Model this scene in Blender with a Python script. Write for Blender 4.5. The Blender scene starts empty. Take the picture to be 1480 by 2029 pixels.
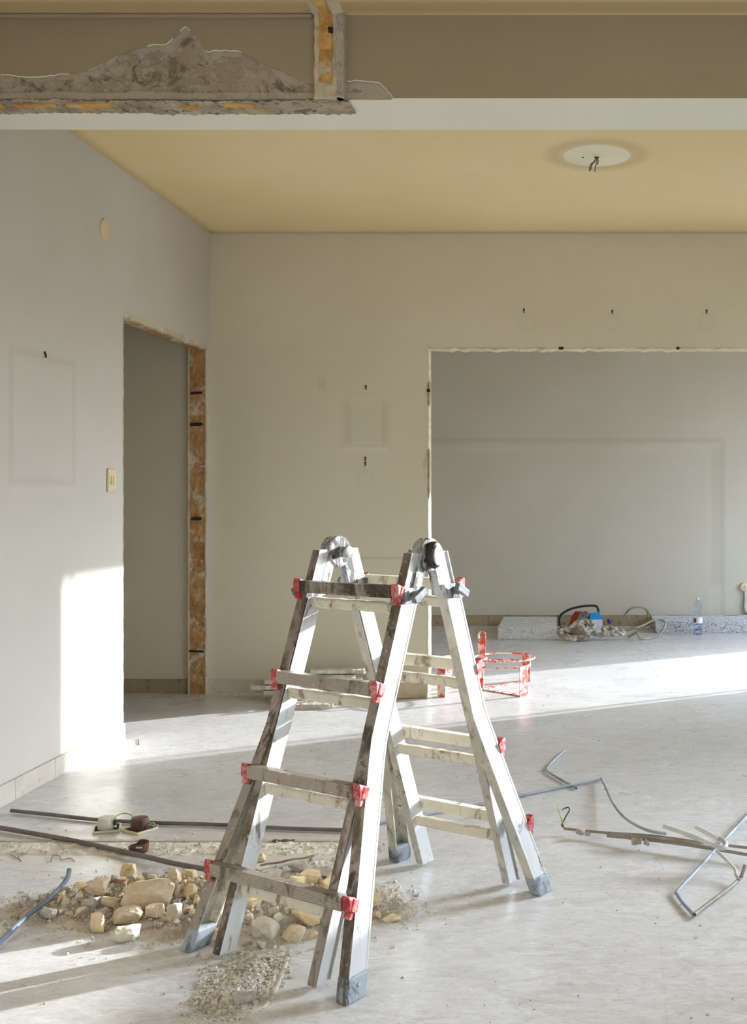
import bpy, bmesh, math, random
from mathutils import Vector, Matrix, noise

# ---------------------------------------------------------------- camera, light, exposure
F, HC, U0, V0 = 2150.0, 1.2, 1132.0, 982.0        # focal length in pixels, eye height, vanishing point
W, H = 1480, 2029
sc = bpy.context.scene
COL = sc.collection
cam_d = bpy.data.cameras.new('camera')
cam = bpy.data.objects.new('camera', cam_d); COL.objects.link(cam)
cam_d.sensor_fit = 'VERTICAL'; cam_d.sensor_height = 24.0
cam_d.lens = F / H * 24.0
cam_d.shift_x = -(U0 - W / 2) / H
cam_d.shift_y = (V0 - H / 2) / H
cam.location = (0, 0, HC); cam.rotation_euler = (math.pi / 2, 0, 0)
cam_d.clip_start = 0.05
sc.camera = cam
sc.view_settings.view_transform = 'Standard'
sc.view_settings.look = 'None'
sc.view_settings.gamma = 1.0
sc.view_settings.use_curve_mapping = False
sc.view_settings.exposure = -0.20
sc.cycles.use_denoising = True
sc.cycles.max_bounces = 10
sc.cycles.diffuse_bounces = 7
sc.cycles.sample_clamp_indirect = 8

SUN_DIR = Vector((-1.0, -0.586, -0.262)).normalized()
sd = bpy.data.lights.new('sun', 'SUN'); sd.energy = 13.5; sd.angle = math.radians(0.7); sd.color = (0.95, 0.975, 1.0)
sun = bpy.data.objects.new('sun', sd); COL.objects.link(sun)
sun.rotation_euler = SUN_DIR.to_track_quat('-Z', 'Y').to_euler()

world = bpy.data.worlds.new('world'); sc.world = world; world.use_nodes = True
wn = world.node_tree; wn.nodes.clear()
wo = wn.nodes.new('ShaderNodeOutputWorld'); wb = wn.nodes.new('ShaderNodeBackground')
wt = wn.nodes.new('ShaderNodeTexCoord'); wsx = wn.nodes.new('ShaderNodeSeparateXYZ'); wr = wn.nodes.new('ShaderNodeValToRGB')
wm = wn.nodes.new('ShaderNodeMapRange'); wm.inputs[1].default_value = -1; wm.inputs[2].default_value = 1
wn.links.new(wt.outputs['Generated'], wsx.inputs[0]); wn.links.new(wsx.outputs['Z'], wm.inputs[0]); wn.links.new(wm.outputs[0], wr.inputs[0])
cr = wr.color_ramp
cr.elements[0].position = 0.48; cr.elements[0].color = (0.10, 0.10, 0.10, 1)
cr.elements[1].position = 0.53; cr.elements[1].color = (0.60, 0.69, 0.80, 1)
e = cr.elements.new(0.68); e.color = (1.0, 1.25, 1.6, 1)
# the hazy bright part of the sky around and above the sun
GLOW_DIR = Vector((1.0, 0.60, 0.44)).normalized(); SKY, GLOW = 9.0, 75.0
nv = wn.nodes.new('ShaderNodeVectorMath'); nv.operation = 'NORMALIZE'; wn.links.new(wt.outputs['Generated'], nv.inputs[0])
dv = wn.nodes.new('ShaderNodeVectorMath'); dv.operation = 'DOT_PRODUCT'; dv.inputs[1].default_value = GLOW_DIR; wn.links.new(nv.outputs[0], dv.inputs[0])
gm = wn.nodes.new('ShaderNodeMapRange'); gm.inputs[1].default_value = math.cos(math.radians(24)); gm.inputs[2].default_value = math.cos(math.radians(3)); wn.links.new(dv.outputs['Value'], gm.inputs[0])
gp = wn.nodes.new('ShaderNodeMath'); gp.operation = 'POWER'; gp.inputs[1].default_value = 1.6; wn.links.new(gm.outputs[0], gp.inputs[0])
sk = wn.nodes.new('ShaderNodeVectorMath'); sk.operation = 'SCALE'; sk.inputs['Scale'].default_value = SKY; wn.links.new(wr.outputs[0], sk.inputs[0])
gl = wn.nodes.new('ShaderNodeVectorMath'); gl.operation = 'SCALE'; gl.inputs[0].default_value = (GLOW * 0.88, GLOW * 0.96, GLOW * 1.08); wn.links.new(gp.outputs[0], gl.inputs['Scale'])
ad = wn.nodes.new('ShaderNodeVectorMath'); ad.operation = 'ADD'; wn.links.new(sk.outputs[0], ad.inputs[0]); wn.links.new(gl.outputs[0], ad.inputs[1])
wn.links.new(ad.outputs[0], wb.inputs[0]); wb.inputs[1].default_value = 1.0
wn.links.new(wb.outputs[0], wo.inputs[0])

# room dimensions
XL, XR = -2.205, 3.5          # side walls
YB, YF, YN = 6.615, 10.0, -1.6  # back wall, far wall, wall behind the camera
TB = 0.125                    # back wall thickness
ZC = 2.803
DOOR = (5.333, 6.566, 2.105)  # opening in left wall
OPN = (-0.871, 2.10)          # opening in back wall: left edge, head height
WIN = [(-1.2, 0.8, 0.05, 2.30), (4.55, 6.12, 1.20, 2.72), (8.06, 9.78, 0.05, 2.40)]  # y0,y1,z0,z1 in the right wall
for (y0, y1, z0, z1) in WIN:  # portals sit in the real window openings and only guide the daylight
    ld = bpy.data.lights.new('portal', 'AREA'); ld.shape = 'RECTANGLE'; ld.size = z1 - z0; ld.size_y = y1 - y0
    ld.cycles.is_portal = True
    lo = bpy.data.objects.new('portal', ld); COL.objects.link(lo)
    lo.location = (XR + 0.16, (y0 + y1) / 2, (z0 + z1) / 2); lo.rotation_euler = (0, math.pi / 2, 0)

def P(u, v, h=0.0):           # point at height h seen at pixel u, v
    y = F * (HC - h) / (v - V0)
    return Vector(((u - U0) / F * y, y, h))
def D(u, v, y):               # point at distance y seen at pixel u, v
    return Vector(((u - U0) / F * y, y, HC - (v - V0) / F * y))

# ---------------------------------------------------------------- materials
def srgb(r, g, b):
    f = lambda c: (c / 255) / 12.92 if c / 255 <= 0.04045 else ((c / 255 + 0.055) / 1.055) ** 2.4
    return (f(r), f(g), f(b), 1.0)
class NT:
    def __init__(s, name, rough=0.8, metal=0.0):
        s.m = bpy.data.materials.new(name); s.m.use_nodes = True
        s.t = s.m.node_tree; s.b = s.t.nodes['Principled BSDF']
        s.b.inputs['Roughness'].default_value = rough; s.b.inputs['Metallic'].default_value = metal
        s.tc = s.t.nodes.new('ShaderNodeTexCoord'); s.co = s.tc.outputs['Object']
    def n(s, typ): return s.t.nodes.new(typ)
    def l(s, a, b): s.t.links.new(a, b)
    def scaled(s, sc_):
        mp = s.n('ShaderNodeMapping'); mp.inputs['Scale'].default_value = sc_; s.l(s.co, mp.inputs[0]); return mp.outputs[0]
    def noise(s, scale, detail=4, rough=0.55, co=None, dist=0.0):
        x = s.n('ShaderNodeTexNoise'); x.inputs['Scale'].default_value = scale; x.inputs['Detail'].default_value = detail
        x.inputs['Roughness'].default_value = rough; x.inputs['Distortion'].default_value = dist
        s.l(co or s.co, x.inputs['Vector']); return x.outputs[0]
    def vor(s, scale, feature='F1', co=None, out=0):
        x = s.n('ShaderNodeTexVoronoi'); x.feature = feature; x.inputs['Scale'].default_value = scale
        s.l(co or s.co, x.inputs['Vector']); return x.outputs[out]
    def ramp(s, fac, stops):
        r = s.n('ShaderNodeValToRGB'); c = r.color_ramp
        c.elements[0].position, c.elements[0].color = stops[0][0], stops[0][1]
        c.elements[1].position, c.elements[1].color = stops[-1][0], stops[-1][1]
        for p, col in stops[1:-1]:
            k = c.elements.new(p); k.color = col
        s.l(fac, r.inputs[0]); return r.outputs[0]
    def mask(s, fac, a, b):
        return s.ramp(fac, [(a, (0, 0, 0, 1)), (b, (1, 1, 1, 1))])
    def math(s, op, a, b=None, c=None):
        x = s.n('ShaderNodeMath'); x.operation = op
        for i, v in enumerate((a, b, c)):
            if v is None: continue
            if isinstance(v, (int, float)): x.inputs[i].default_value = v
            else: s.l(v, x.inputs[i])
        return x.outputs[0]
    def mix(s, fac, a, b, blend='MIX'):
        x = s.n('ShaderNodeMix'); x.data_type = 'RGBA'; x.blend_type = blend
        if isinstance(fac, (int, float)): x.inputs[0].default_value = fac
        else: s.l(fac, x.inputs[0])
        for i, v in ((6, a), (7, b)):
            if isinstance(v, tuple): x.inputs[i].default_value = v
            else: s.l(v, x.inputs[i])
        return x.outputs[2]
    def xyz(s):
        x = s.n('ShaderNodeSeparateXYZ'); s.l(s.co, x.inputs[0]); return x.outputs
    def sdrect(s, cu, cv, u0, u1, v0, v1):      # signed distance to a rectangle
        a = s.math('SUBTRACT', s.math('ABSOLUTE', s.math('SUBTRACT', cu, (u0 + u1) / 2)), (u1 - u0) / 2)
        b = s.math('SUBTRACT', s.math('ABSOLUTE', s.math('SUBTRACT', cv, (v0 + v1) / 2)), (v1 - v0) / 2)
        return s.math('MAXIMUM', a, b)
    def sdcirc(s, cu, cv, u, v, r):
        a = s.math('SUBTRACT', cu, u); b = s.math('SUBTRACT', cv, v)
        return s.math('SUBTRACT', s.math('SQRT', s.math('ADD', s.math('MULTIPLY', a, a), s.math('MULTIPLY', b, b))), r)
    def band(s, d, w, amt=1.0):                 # 1 on the outline d = 0, falling to 0 at w
        x = s.math('SUBTRACT', 1.0, s.math('DIVIDE', s.math('ABSOLUTE', d), w))
        return s.math('MULTIPLY', s.math('MAXIMUM', x, 0.0), amt)
    def inside(s, d, soft, amt=1.0):
        x = s.math('MULTIPLY_ADD', d, -1.0 / soft, 0.5)
        return s.math('MULTIPLY', s.math('MINIMUM', s.math('MAXIMUM', x, 0.0), 1.0), amt)
    def color(s, c):
        if isinstance(c, tuple): s.b.inputs['Base Color'].default_value = c
        else: s.l(c, s.b.inputs['Base Color'])
    def bump(s, h, strength=0.3, dist=0.01):
        x = s.n('ShaderNodeBump'); x.inputs['Strength'].default_value = strength; x.inputs['Distance'].default_value = dist
        s.l(h, x.inputs['Height']); s.l(x.outputs[0], s.b.inputs['Normal'])

def mottled(name, c1, c2, scale=6, rough=0.8, metal=0.0, bump=0.0, bscale=None, lo=0.35, hi=0.65, bd=0.01):
    n = NT(name, rough, metal)
    n.color(n.ramp(n.noise(scale, 6), [(lo, c1), (hi, c2)]))
    if bump: n.bump(n.noise(bscale or scale * 6, 6), bump, bd)
    return n.m

def wall_mat(name, base, dark, marks=None):
    n = NT(name, 0.85)
    c = n.mix(n.mask(n.noise(1.3, 5), 0.3, 0.75), base, dark)
    c = n.mix(n.math('MULTIPLY', n.mask(n.noise(0.6, 3, co=n.scaled((1, 1, 2.5))), 0.5, 0.8), 0.35), c, dark)
    if marks: c = marks(n, c)
    n.color(c); n.bump(n.noise(60, 3), 0.08, 0.004)
    return n.m

WB, WD = srgb(202, 197, 187), srgb(193, 187, 175)
STAIN = srgb(150, 138, 112); PALE = srgb(222, 219, 206)
def marks_left(n, c):
    x, y, z = n.xyz()
    p0, p1 = (-XL) * F / (U0 - 22), (-XL) * F / (U0 - 146)
    d = n.sdrect(y, z, p0, p1, 1.255, 1.78)
    c = n.mix(n.band(d, 0.03, 0.19), c, STAIN)
    d = n.sdrect(y, z, p0, p1, 1.20, 1.255)
    c = n.mix(n.inside(d, 0.03, 0.12), c, PALE)
    return n.mix(n.inside(n.math('SUBTRACT', z, -0.02), 0.05, 0.2), c, STAIN)
def marks_back(n, c):
    x, y, z = n.xyz()
    fx = lambda u: (u - U0) / F * YB
    fz = lambda v: HC - (v - V0) / F * YB
    c = n.mix(n.inside(n.sdrect(x, z, fx(680), fx(770), fz(880), fz(800)), 0.06, 0.22), c, STAIN)
    c = n.mix(n.inside(n.sdrect(x, z, fx(694), fx(757), fz(883), fz(795)), 0.012, 0.5), c, srgb(212, 206, 186))
    c = n.mix(n.band(n.sdrect(x, z, fx(694), fx(757), fz(883), fz(780)), 0.006, 0.12), c, STAIN)
    c = n.mix(n.inside(n.sdrect(x, z, fx(678), fx(768), fz(897), fz(886)), 0.01, 0.3), c, PALE)
    c = n.mix(n.inside(n.sdrect(x, z, fx(630), fx(645), fz(772), fz(750)), 0.02, 0.16), c, STAIN)
    c = n.mix(n.inside(n.sdrect(x, z, fx(700), fx(800), fz(1108), fz(1103)), 0.012, 0.3), c, STAIN)
    for u, v in ((1042, 640), (1213, 638), (1400, 638), (724, 950)):
        c = n.mix(n.band(n.sdcirc(x, z, fx(u), fz(v), 0.05), 0.012, 0.10), c, STAIN)
    # thin darker line where the wall meets the ceiling
    return n.mix(n.inside(n.math('SUBTRACT', ZC - 0.008, z), 0.012, 0.35), c, STAIN)
def marks_far(n, c):
    x, y, z = n.xyz()
    fx = lambda u: (u - U0) / F * YF
    fz = lambda v: HC - (v - V0) / F * YF
    c = n.mix(n.band(n.sdrect(x, z, fx(700), fx(1432), fz(1420), fz(872)), 0.035, 0.24), c, STAIN)
    c = n.mix(n.band(n.sdrect(x, z, fx(700), fx(1408), fz(1420), fz(890)), 0.05, 0.16), c, PALE)
    c = n.mix(n.inside(n.sdrect(x, z, fx(1408), fx(1432), fz(1160), fz(890)), 0.05, 0.16), c, STAIN)
    return c

M = {}
M['wall_left'] = wall_mat('plaster_left', WB, WD, marks_left)
M['wall_back'] = wall_mat('plaster_back', srgb(212, 205, 185), srgb(204, 196, 174), marks_back)
M['wall_far'] = wall_mat('plaster_far', srgb(203, 199, 187), srgb(194, 189, 175), marks_far)
M['wall'] = wall_mat('plaster', WB, WD)
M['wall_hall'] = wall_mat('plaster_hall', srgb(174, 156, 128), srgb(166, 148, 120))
M['beam'] = wall_mat('plaster_beam', srgb(158, 146, 124), srgb(151, 138, 116))
M['beam_under'] = wall_mat('plaster_beam_underside', srgb(228, 226, 212), srgb(222, 219, 203))

def ceiling_mat():
    n = NT('ochre_ceiling', 0.85)
    x, y, z = n.xyz()
    a, b = srgb(232, 211, 164), srgb(225, 202, 152)
    c = n.mix(n.mask(n.noise(0.9, 5), 0.35, 0.7), a, b)
    d = n.sdcirc(x, y, 0.119, 5.11, 0.20)
    c = n.mix(n.band(d, 0.07, 0.35), c, srgb(158, 132, 84))
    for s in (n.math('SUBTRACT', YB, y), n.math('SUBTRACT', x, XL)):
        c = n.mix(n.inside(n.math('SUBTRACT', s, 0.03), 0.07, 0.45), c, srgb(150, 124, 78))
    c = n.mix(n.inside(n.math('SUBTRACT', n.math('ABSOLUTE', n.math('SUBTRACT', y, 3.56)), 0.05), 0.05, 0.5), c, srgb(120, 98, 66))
    n.color(c); return n.m
M['ceiling'] = ceiling_mat()

def floor_mat():
    n = NT('dusty_marble_floor', 0.4)
    x, y, z = n.xyz()
    a, b, g, w = srgb(214, 215, 217), srgb(203, 202, 202), srgb(168, 165, 161), srgb(231, 232, 233)
    st = n.scaled((1.0, 2.2, 1.0))
    c = n.mix(n.mask(n.noise(1.1, 6, 0.6, dist=0.6), 0.35, 0.7), a, b)
    v = n.noise(5.5, 9, 0.75, co=st, dist=1.4)
    c = n.mix(n.math('MULTIPLY', n.mask(v, 0.46, 0.68), 0.6), c, g)
    v2 = n.noise(7.0, 8, 0.7, co=st, dist=3.0)
    c = n.mix(n.math('MULTIPLY', n.mask(v2, 0.48, 0.66), 0.6), c, w)
    v3 = n.noise(16.0, 6, 0.7, co=n.scaled((0.8, 2.6, 1)), dist=2.5)
    c = n.mix(n.math('MULTIPLY', n.mask(v3, 0.52, 0.74), 0.7), c, g)
    v4 = n.noise(38.0, 6, 0.75, co=n.scaled((1.0, 2.2, 1)), dist=2.0)
    c = n.mix(n.math('MULTIPLY', n.mask(v4, 0.54, 0.68), 0.4), c, srgb(160, 152, 140))
    big = n.mask(n.noise(0.8, 4, 0.6, co=n.scaled((1, 1.6, 1))), 0.48, 0.70)
    c = n.mix(n.math('MULTIPLY', big, 0.35), c, srgb(186, 184, 182))
    # slab joints, every 0.6 m, turned a little
    rot = n.n('ShaderNodeMapping'); rot.inputs['Rotation'].default_value = (0, 0, math.radians(3)); n.l(n.co, rot.inputs[0])
    s2 = n.n('ShaderNodeSeparateXYZ'); n.l(rot.outputs[0], s2.inputs[0])
    for k in (0, 1):
        t = n.math('ABSOLUTE', n.math('SUBTRACT', n.math('FRACT', n.math('ADD', n.math('DIVIDE', s2.outputs[k], 0.62), 0.36)), 0.5))
        line = n.math('LESS_THAN', t, 0.0022)
        c = n.mix(n.math('MULTIPLY', line, 0.16), c, srgb(160, 150, 136))
    # dust spread about the rubble and the line of the removed wall
    d = n.math('ABSOLUTE', n.math('SUBTRACT', y, 3.68))
    m = n.math('MULTIPLY', n.inside(n.math('SUBTRACT', d, 0.15), 0.3, 0.75), n.inside(n.math('SUBTRACT', x, -0.62), 0.25, 1.0))
    c = n.mix(n.math('MULTIPLY', m, n.mask(n.noise(9, 6), 0.35, 0.6)), c, srgb(214, 204, 182))
    n.color(c)
    r = n.ramp(n.noise(2.5, 6), [(0.3, (0.20, 0.20, 0.20, 1)), (0.7, (0.42, 0.42, 0.42, 1))]); n.l(r, n.b.inputs['Roughness'])
    n.bump(n.noise(25, 5), 0.06, 0.004)
    return n.m
M['floor'] = floor_mat()

def marble_mat(name, a, b, c_):
    n = NT(name, 0.45)
    c = n.mix(n.mask(n.noise(5, 7, 0.65, dist=1.5), 0.35, 0.65), a, b)
    c = n.mix(n.math('MULTIPLY', n.mask(n.vor(14), 0.25, 0.05), 0.5), c, c_)
    n.color(c); return n.m
M['base_light'] = marble_mat('beige_marble', srgb(196, 188, 174), srgb(176, 165, 148), srgb(206, 198, 184))
M['base_brown'] = marble_mat('brown_marble', srgb(150, 132, 104), srgb(126, 108, 82), srgb(178, 164, 136))

def brick_mat(name, a=srgb(212, 172, 104), b=srgb(180, 138, 76), plast=srgb(190, 180, 160), pl=(0.56, 0.64), step=0.28):
    n = NT(name, 0.9)
    x, y, z = n.xyz()
    c = n.mix(n.mask(n.noise(7, 6, 0.6), 0.35, 0.65), a, b)
    c = n.mix(n.math('MULTIPLY', n.mask(n.noise(16, 6, 0.7, dist=1), 0.52, 0.7), 0.6), c, srgb(110, 72, 36))
    c = n.mix(n.mask(n.noise(9, 8, 0.7, dist=0.6), pl[0], pl[1]), c, plast)
    n.color(c); n.bump(n.noise(30, 6), 0.7, 0.01)
    return n.m
M['brick'] = brick_mat('yellow_brick')
M['jamb'] = brick_mat('brick_jamb', srgb(190, 152, 102), srgb(160, 120, 74), srgb(202, 192, 170), (0.50, 0.60))
M['cream_plaster'] = mottled('cream_plaster', srgb(212, 202, 180), srgb(188, 176, 150), 12, 0.9, bump=0.4)
M['concrete'] = None
def concrete():
    n = NT('exposed_concrete', 0.95)
    c = n.mix(n.mask(n.noise(6, 8, 0.7), 0.35, 0.65), srgb(186, 176, 160), srgb(152, 140, 120))
    c = n.mix(n.math('MULTIPLY', n.mask(n.noise(14, 8, 0.75, dist=0.9), 0.52, 0.60), 0.75), c, srgb(104, 90, 70))
    c = n.mix(n.math('MULTIPLY', n.mask(n.noise(30, 8, 0.75, dist=0.9), 0.54, 0.62), 0.6), c, srgb(206, 196, 178))
    c = n.mix(n.math('MULTIPLY', n.mask(n.noise(3, 3), 0.55, 0.7), 0.5), c, srgb(196, 186, 166))
    x, y, z = n.xyz()
    c = n.mix(n.inside(n.math('SUBTRACT', y, 3.6275), 0.002, 0.55), c, srgb(196, 188, 174))     # thin undercoat left on the concrete
    n.color(c); n.bump(n.noise(45, 8, 0.7), 0.9, 0.012); return n.m
M['concrete'] = concrete()
M['scar'] = mottled('brick_scar', srgb(226, 219, 203), srgb(200, 190, 170), 9, 0.95, bump=0.8, bscale=40)
def under_scar():
    n = NT('broken_brick_underside', 0.95)
    c = n.mix(n.mask(n.noise(8, 8, 0.7), 0.4, 0.6), srgb(196, 184, 160), srgb(160, 146, 122))
    c = n.mix(n.math('MULTIPLY', n.mask(n.noise(5, 6, 0.6, co=n.scaled((1, 4, 4))), 0.55, 0.62), 0.8), c, srgb(206, 168, 100))
    c = n.mix(n.math('MULTIPLY', n.mask(n.noise(22, 8, 0.7, dist=1), 0.54, 0.60), 0.8), c, srgb(96, 84, 68))
    n.color(c); n.bump(n.noise(45, 8, 0.7), 0.9, 0.012); return n.m
M['under_scar'] = under_scar()
M['dark_hole'] = mottled('dark_hole', srgb(40, 32, 24), srgb(60, 50, 38), 20, 0.9)
M['white_paint'] = mottled('white_paint', srgb(228, 226, 214), srgb(216, 212, 198), 4, 0.6)
M['frame_white'] = M['white_paint']

def ladder_mat(name, base, dirt, amt, cream=0.0, rough=0.42, metal=0.35):
    n = NT(name, rough, metal)
    sc_ = n.scaled((1, 1, 0.45))
    c = n.mix(n.mask(n.noise(5, 6), 0.35, 0.7), base, tuple(v * 0.86 for v in base[:3]) + (1,))
    if cream: c = n.mix(n.math('MULTIPLY', n.mask(n.noise(11, 8, 0.7, dist=0.8), 0.5, 0.6), cream), c, srgb(222, 216, 198))
    m = n.mask(n.noise(18, 8, 0.72, co=sc_, dist=0.5), amt - 0.03, amt + 0.07)
    c = n.mix(n.math('MULTIPLY', m, 0.85), c, dirt)
    m3 = n.mask(n.noise(6, 7, 0.75, co=sc_, dist=1.2), amt + 0.06, amt + 0.10)
    c = n.mix(n.math('MULTIPLY', m3, 0.8), c, tuple(v * 0.45 for v in dirt[:3]) + (1,))
    m2 = n.mask(n.noise(90, 3, 0.6), 0.66, 0.72)
    c = n.mix(n.math('MULTIPLY', m2, 0.6), c, srgb(236, 234, 226))
    n.color(c); n.l(n.mix(m, (metal,) * 3 + (1,), (0, 0, 0, 1)), n.b.inputs['Metallic'])
    n.l(n.mix(m, (rough,) * 3 + (1,), (0.8,) * 3 + (1,)), n.b.inputs['Roughness'])
    n.bump(n.noise(60, 5), 0.12, 0.003)
    return n.m
BR = srgb(84, 70, 54)
M['rail_side'] = ladder_mat('aluminium_rail', srgb(206, 208, 208), BR, 0.60)
M['rail_front'] = ladder_mat('stained_rail', srgb(138, 128, 118), BR, 0.50)
M['rail_cream'] = ladder_mat('creamy_rail', srgb(196, 194, 184), srgb(112, 98, 70), 0.57, 0.6)
M['rung_brown'] = ladder_mat('brown_stained_rung', srgb(152, 142, 130), srgb(56, 46, 36), 0.46)
M['rung_grey'] = ladder_mat('grey_rung', srgb(158, 148, 138), srgb(84, 72, 60), 0.56)
M['rung_cream'] = ladder_mat('plaster_caked_rung', srgb(220, 214, 198), srgb(116, 98, 70), 0.57, 0.6, 0.8, 0.0)
def red_mat():
    n = NT('red_plastic', 0.5)
    c = n.mix(n.mask(n.noise(40, 5, 0.7), 0.46, 0.62), srgb(160, 32, 40), srgb(200, 140, 134))
    c = n.mix(n.mask(n.noise(25, 6, 0.7), 0.60, 0.68), c, srgb(96, 70, 64))
    n.color(c); return n.m
M['red'] = red_mat()
M['knob_grey'] = mottled('grey_plastic', srgb(52, 54, 56), srgb(124, 130, 136), 30, 0.5)
M['black'] = mottled('black_plastic', srgb(34, 32, 32), srgb(62, 56, 52), 25, 0.35)
M['hinge'] = ladder_mat('steel_hinge', srgb(190, 194, 198), srgb(60, 50, 42), 0.50, metal=0.6, rough=0.35)
M['foot'] = ladder_mat('rubber_foot', srgb(150, 158, 166), srgb(74, 74, 76), 0.52, metal=0.0, rough=0.6)

def rock_mat(name, a, b, dust):
    n = NT(name, 0.95)
    oi = n.n('ShaderNodeObjectInfo')
    c = n.mix(n.mask(n.noise(14, 6, 0.6), 0.35, 0.65), a, b)
    c = n.mix(n.math('MULTIPLY', n.mask(n.noise(30, 8, 0.75, dist=0.5), 0.48, 0.62), 0.7), c, dust)
    c = n.mix(n.math('MULTIPLY', oi.outputs['Random'], 0.25), c, dust)
    n.color(c); n.bump(n.noise(60, 10, 0.75, dist=0.4), 0.7, 0.012); return n.m
M['rock_y'] = rock_mat('ochre_stone', srgb(240, 216, 168), srgb(226, 196, 144), srgb(242, 230, 206))
M['rock_t'] = rock_mat('tan_stone', srgb(232, 212, 178), srgb(212, 188, 150), srgb(232, 224, 208))
M['rock_g'] = rock_mat('grey_stone', srgb(200, 193, 184), srgb(172, 164, 155), srgb(216, 210, 200))
M['rock_w'] = rock_mat('pale_stone', srgb(226, 216, 196), srgb(210, 198, 174), srgb(232, 226, 210))
M['dust'] = mottled('rubble_dust', srgb(206, 197, 184), srgb(180, 170, 156), 16, 0.98, bump=0.9, bscale=60)
M['gravel'] = mottled('gravel', srgb(210, 203, 192), srgb(172, 164, 153), 22, 0.95, bump=0.4)
M['wood'] = mottled('brown_wood', srgb(150, 112, 76), srgb(112, 78, 48), 20, 0.8)
M['tube_dark'] = mottled('dusty_dark_conduit', srgb(92, 84, 78), srgb(122, 114, 106), 10, 0.6)
M['tube_blue'] = mottled('blue_grey_conduit', srgb(132, 142, 156), srgb(170, 178, 188), 8, 0.45)
M['tube_slate'] = mottled('slate_conduit', srgb(86, 98, 112), srgb(120, 130, 142), 8, 0.6)
M['tube_grey'] = mottled('grey_conduit', srgb(140, 140, 138), srgb(176, 176, 172), 9, 0.5)
M['tube_brown'] = mottled('brown_grey_conduit', srgb(118, 108, 100), srgb(156, 148, 138), 9, 0.6)
M['tube_white'] = mottled('pale_conduit', srgb(206, 206, 202), srgb(176, 174, 168), 9, 0.5)
M['mortar'] = mottled('mortar', srgb(196, 186, 172), srgb(158, 148, 136), 30, 0.95, bump=0.8)
M['white_plastic'] = mottled('white_plastic', srgb(212, 212, 200), srgb(190, 190, 176), 10, 0.5)
M['ivory'] = mottled('ivory_plastic', srgb(222, 204, 170), srgb(208, 190, 154), 8, 0.5)
M['brown_plastic'] = mottled('brown_plastic', srgb(104, 64, 46), srgb(74, 46, 36), 30, 0.55, bump=0.3)
M['yellow_wire'] = mottled('yellow_wire', srgb(196, 196, 60), srgb(130, 150, 60), 30, 0.5)
M['blue_wire'] = mottled('blue_wire', srgb(120, 126, 160), srgb(90, 96, 130), 30, 0.5)
M['copper'] = mottled('brown_wire', srgb(128, 92, 62), srgb(100, 70, 46), 30, 0.5)
M['red_metal'] = None
def redm():
    n = NT('chipped_red_paint', 0.6)
    c = n.mix(n.mask(n.noise(22, 8, 0.7, dist=0.4), 0.47, 0.53), srgb(206, 70, 50), srgb(226, 208, 200))
    n.color(c); return n.m
M['red_metal'] = redm()
def woodwool(name, light, dark, lo, hi, sc_=38):
    n = NT(name, 0.95)
    v = n.noise(sc_, 4, 0.6, dist=2.5)
    n.color(n.ramp(v, [(lo, dark), (hi, light)])); n.bump(v, 0.8, 0.01); return n.m
M['slab_pale'] = woodwool('pale_wood_wool', srgb(226, 226, 224), srgb(150, 148, 146), 0.36, 0.48, 55)
M['slab_dark'] = woodwool('coarse_wood_wool', srgb(222, 226, 234), srgb(54, 54, 62), 0.41, 0.48, 55)
M['rope'] = mottled('white_rope', srgb(206, 204, 198), srgb(150, 140, 118), 26, 0.9, bump=0.6)
M['hose'] = mottled('beige_hose', srgb(168, 160, 138), srgb(140, 130, 106), 12, 0.6)
M['red_bag'] = mottled('red_cloth', srgb(190, 52, 34), srgb(150, 38, 28), 12, 0.7)
M['grey_cloth'] = mottled('grey_cloth', srgb(140, 136, 134), srgb(86, 80, 78), 25, 0.8)
M['carton_white'] = mottled('carton_white', srgb(224, 228, 236), srgb(206, 212, 224), 6, 0.5)
M['carton_blue'] = mottled('carton_blue', srgb(30, 150, 226), srgb(24, 132, 208), 6, 0.5)
M['plate_dark'] = mottled('plate_dark', srgb(40, 46, 50), srgb(26, 30, 34), 30, 0.95)
M['blue_cap'] = mottled('blue_cap', srgb(52, 82, 190), srgb(40, 66, 160), 6, 0.5)
M['label_white'] = mottled('label_paper', srgb(232, 230, 226), srgb(222, 218, 212), 6, 0.6)
M['label_dark'] = mottled('label_dark', srgb(66, 56, 80), srgb(90, 60, 60), 30, 0.6)
M['green_mark'] = mottled('green_mark', srgb(140, 200, 170), srgb(120, 190, 160), 6, 0.6)
def bottle_mat():
    n = NT('clear_plastic', 0.08)
    n.color((0.72, 0.82, 1.0, 1)); n.b.inputs['Transmission Weight'].default_value = 1.0; n.b.inputs['IOR'].default_value = 1.2
    n.b.inputs['Alpha'].default_value = 0.6
    return n.m
M['bottle'] = bottle_mat()
M['board'] = mottled('chalky_plaster_board', srgb(216, 210, 198), srgb(184, 176, 160), 10, 0.95, bump=0.7)
M['stone_beige'] = mottled('beige_stone', srgb(188, 172, 138), srgb(164, 146, 112), 7, 0.7, bump=0.2)

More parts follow.
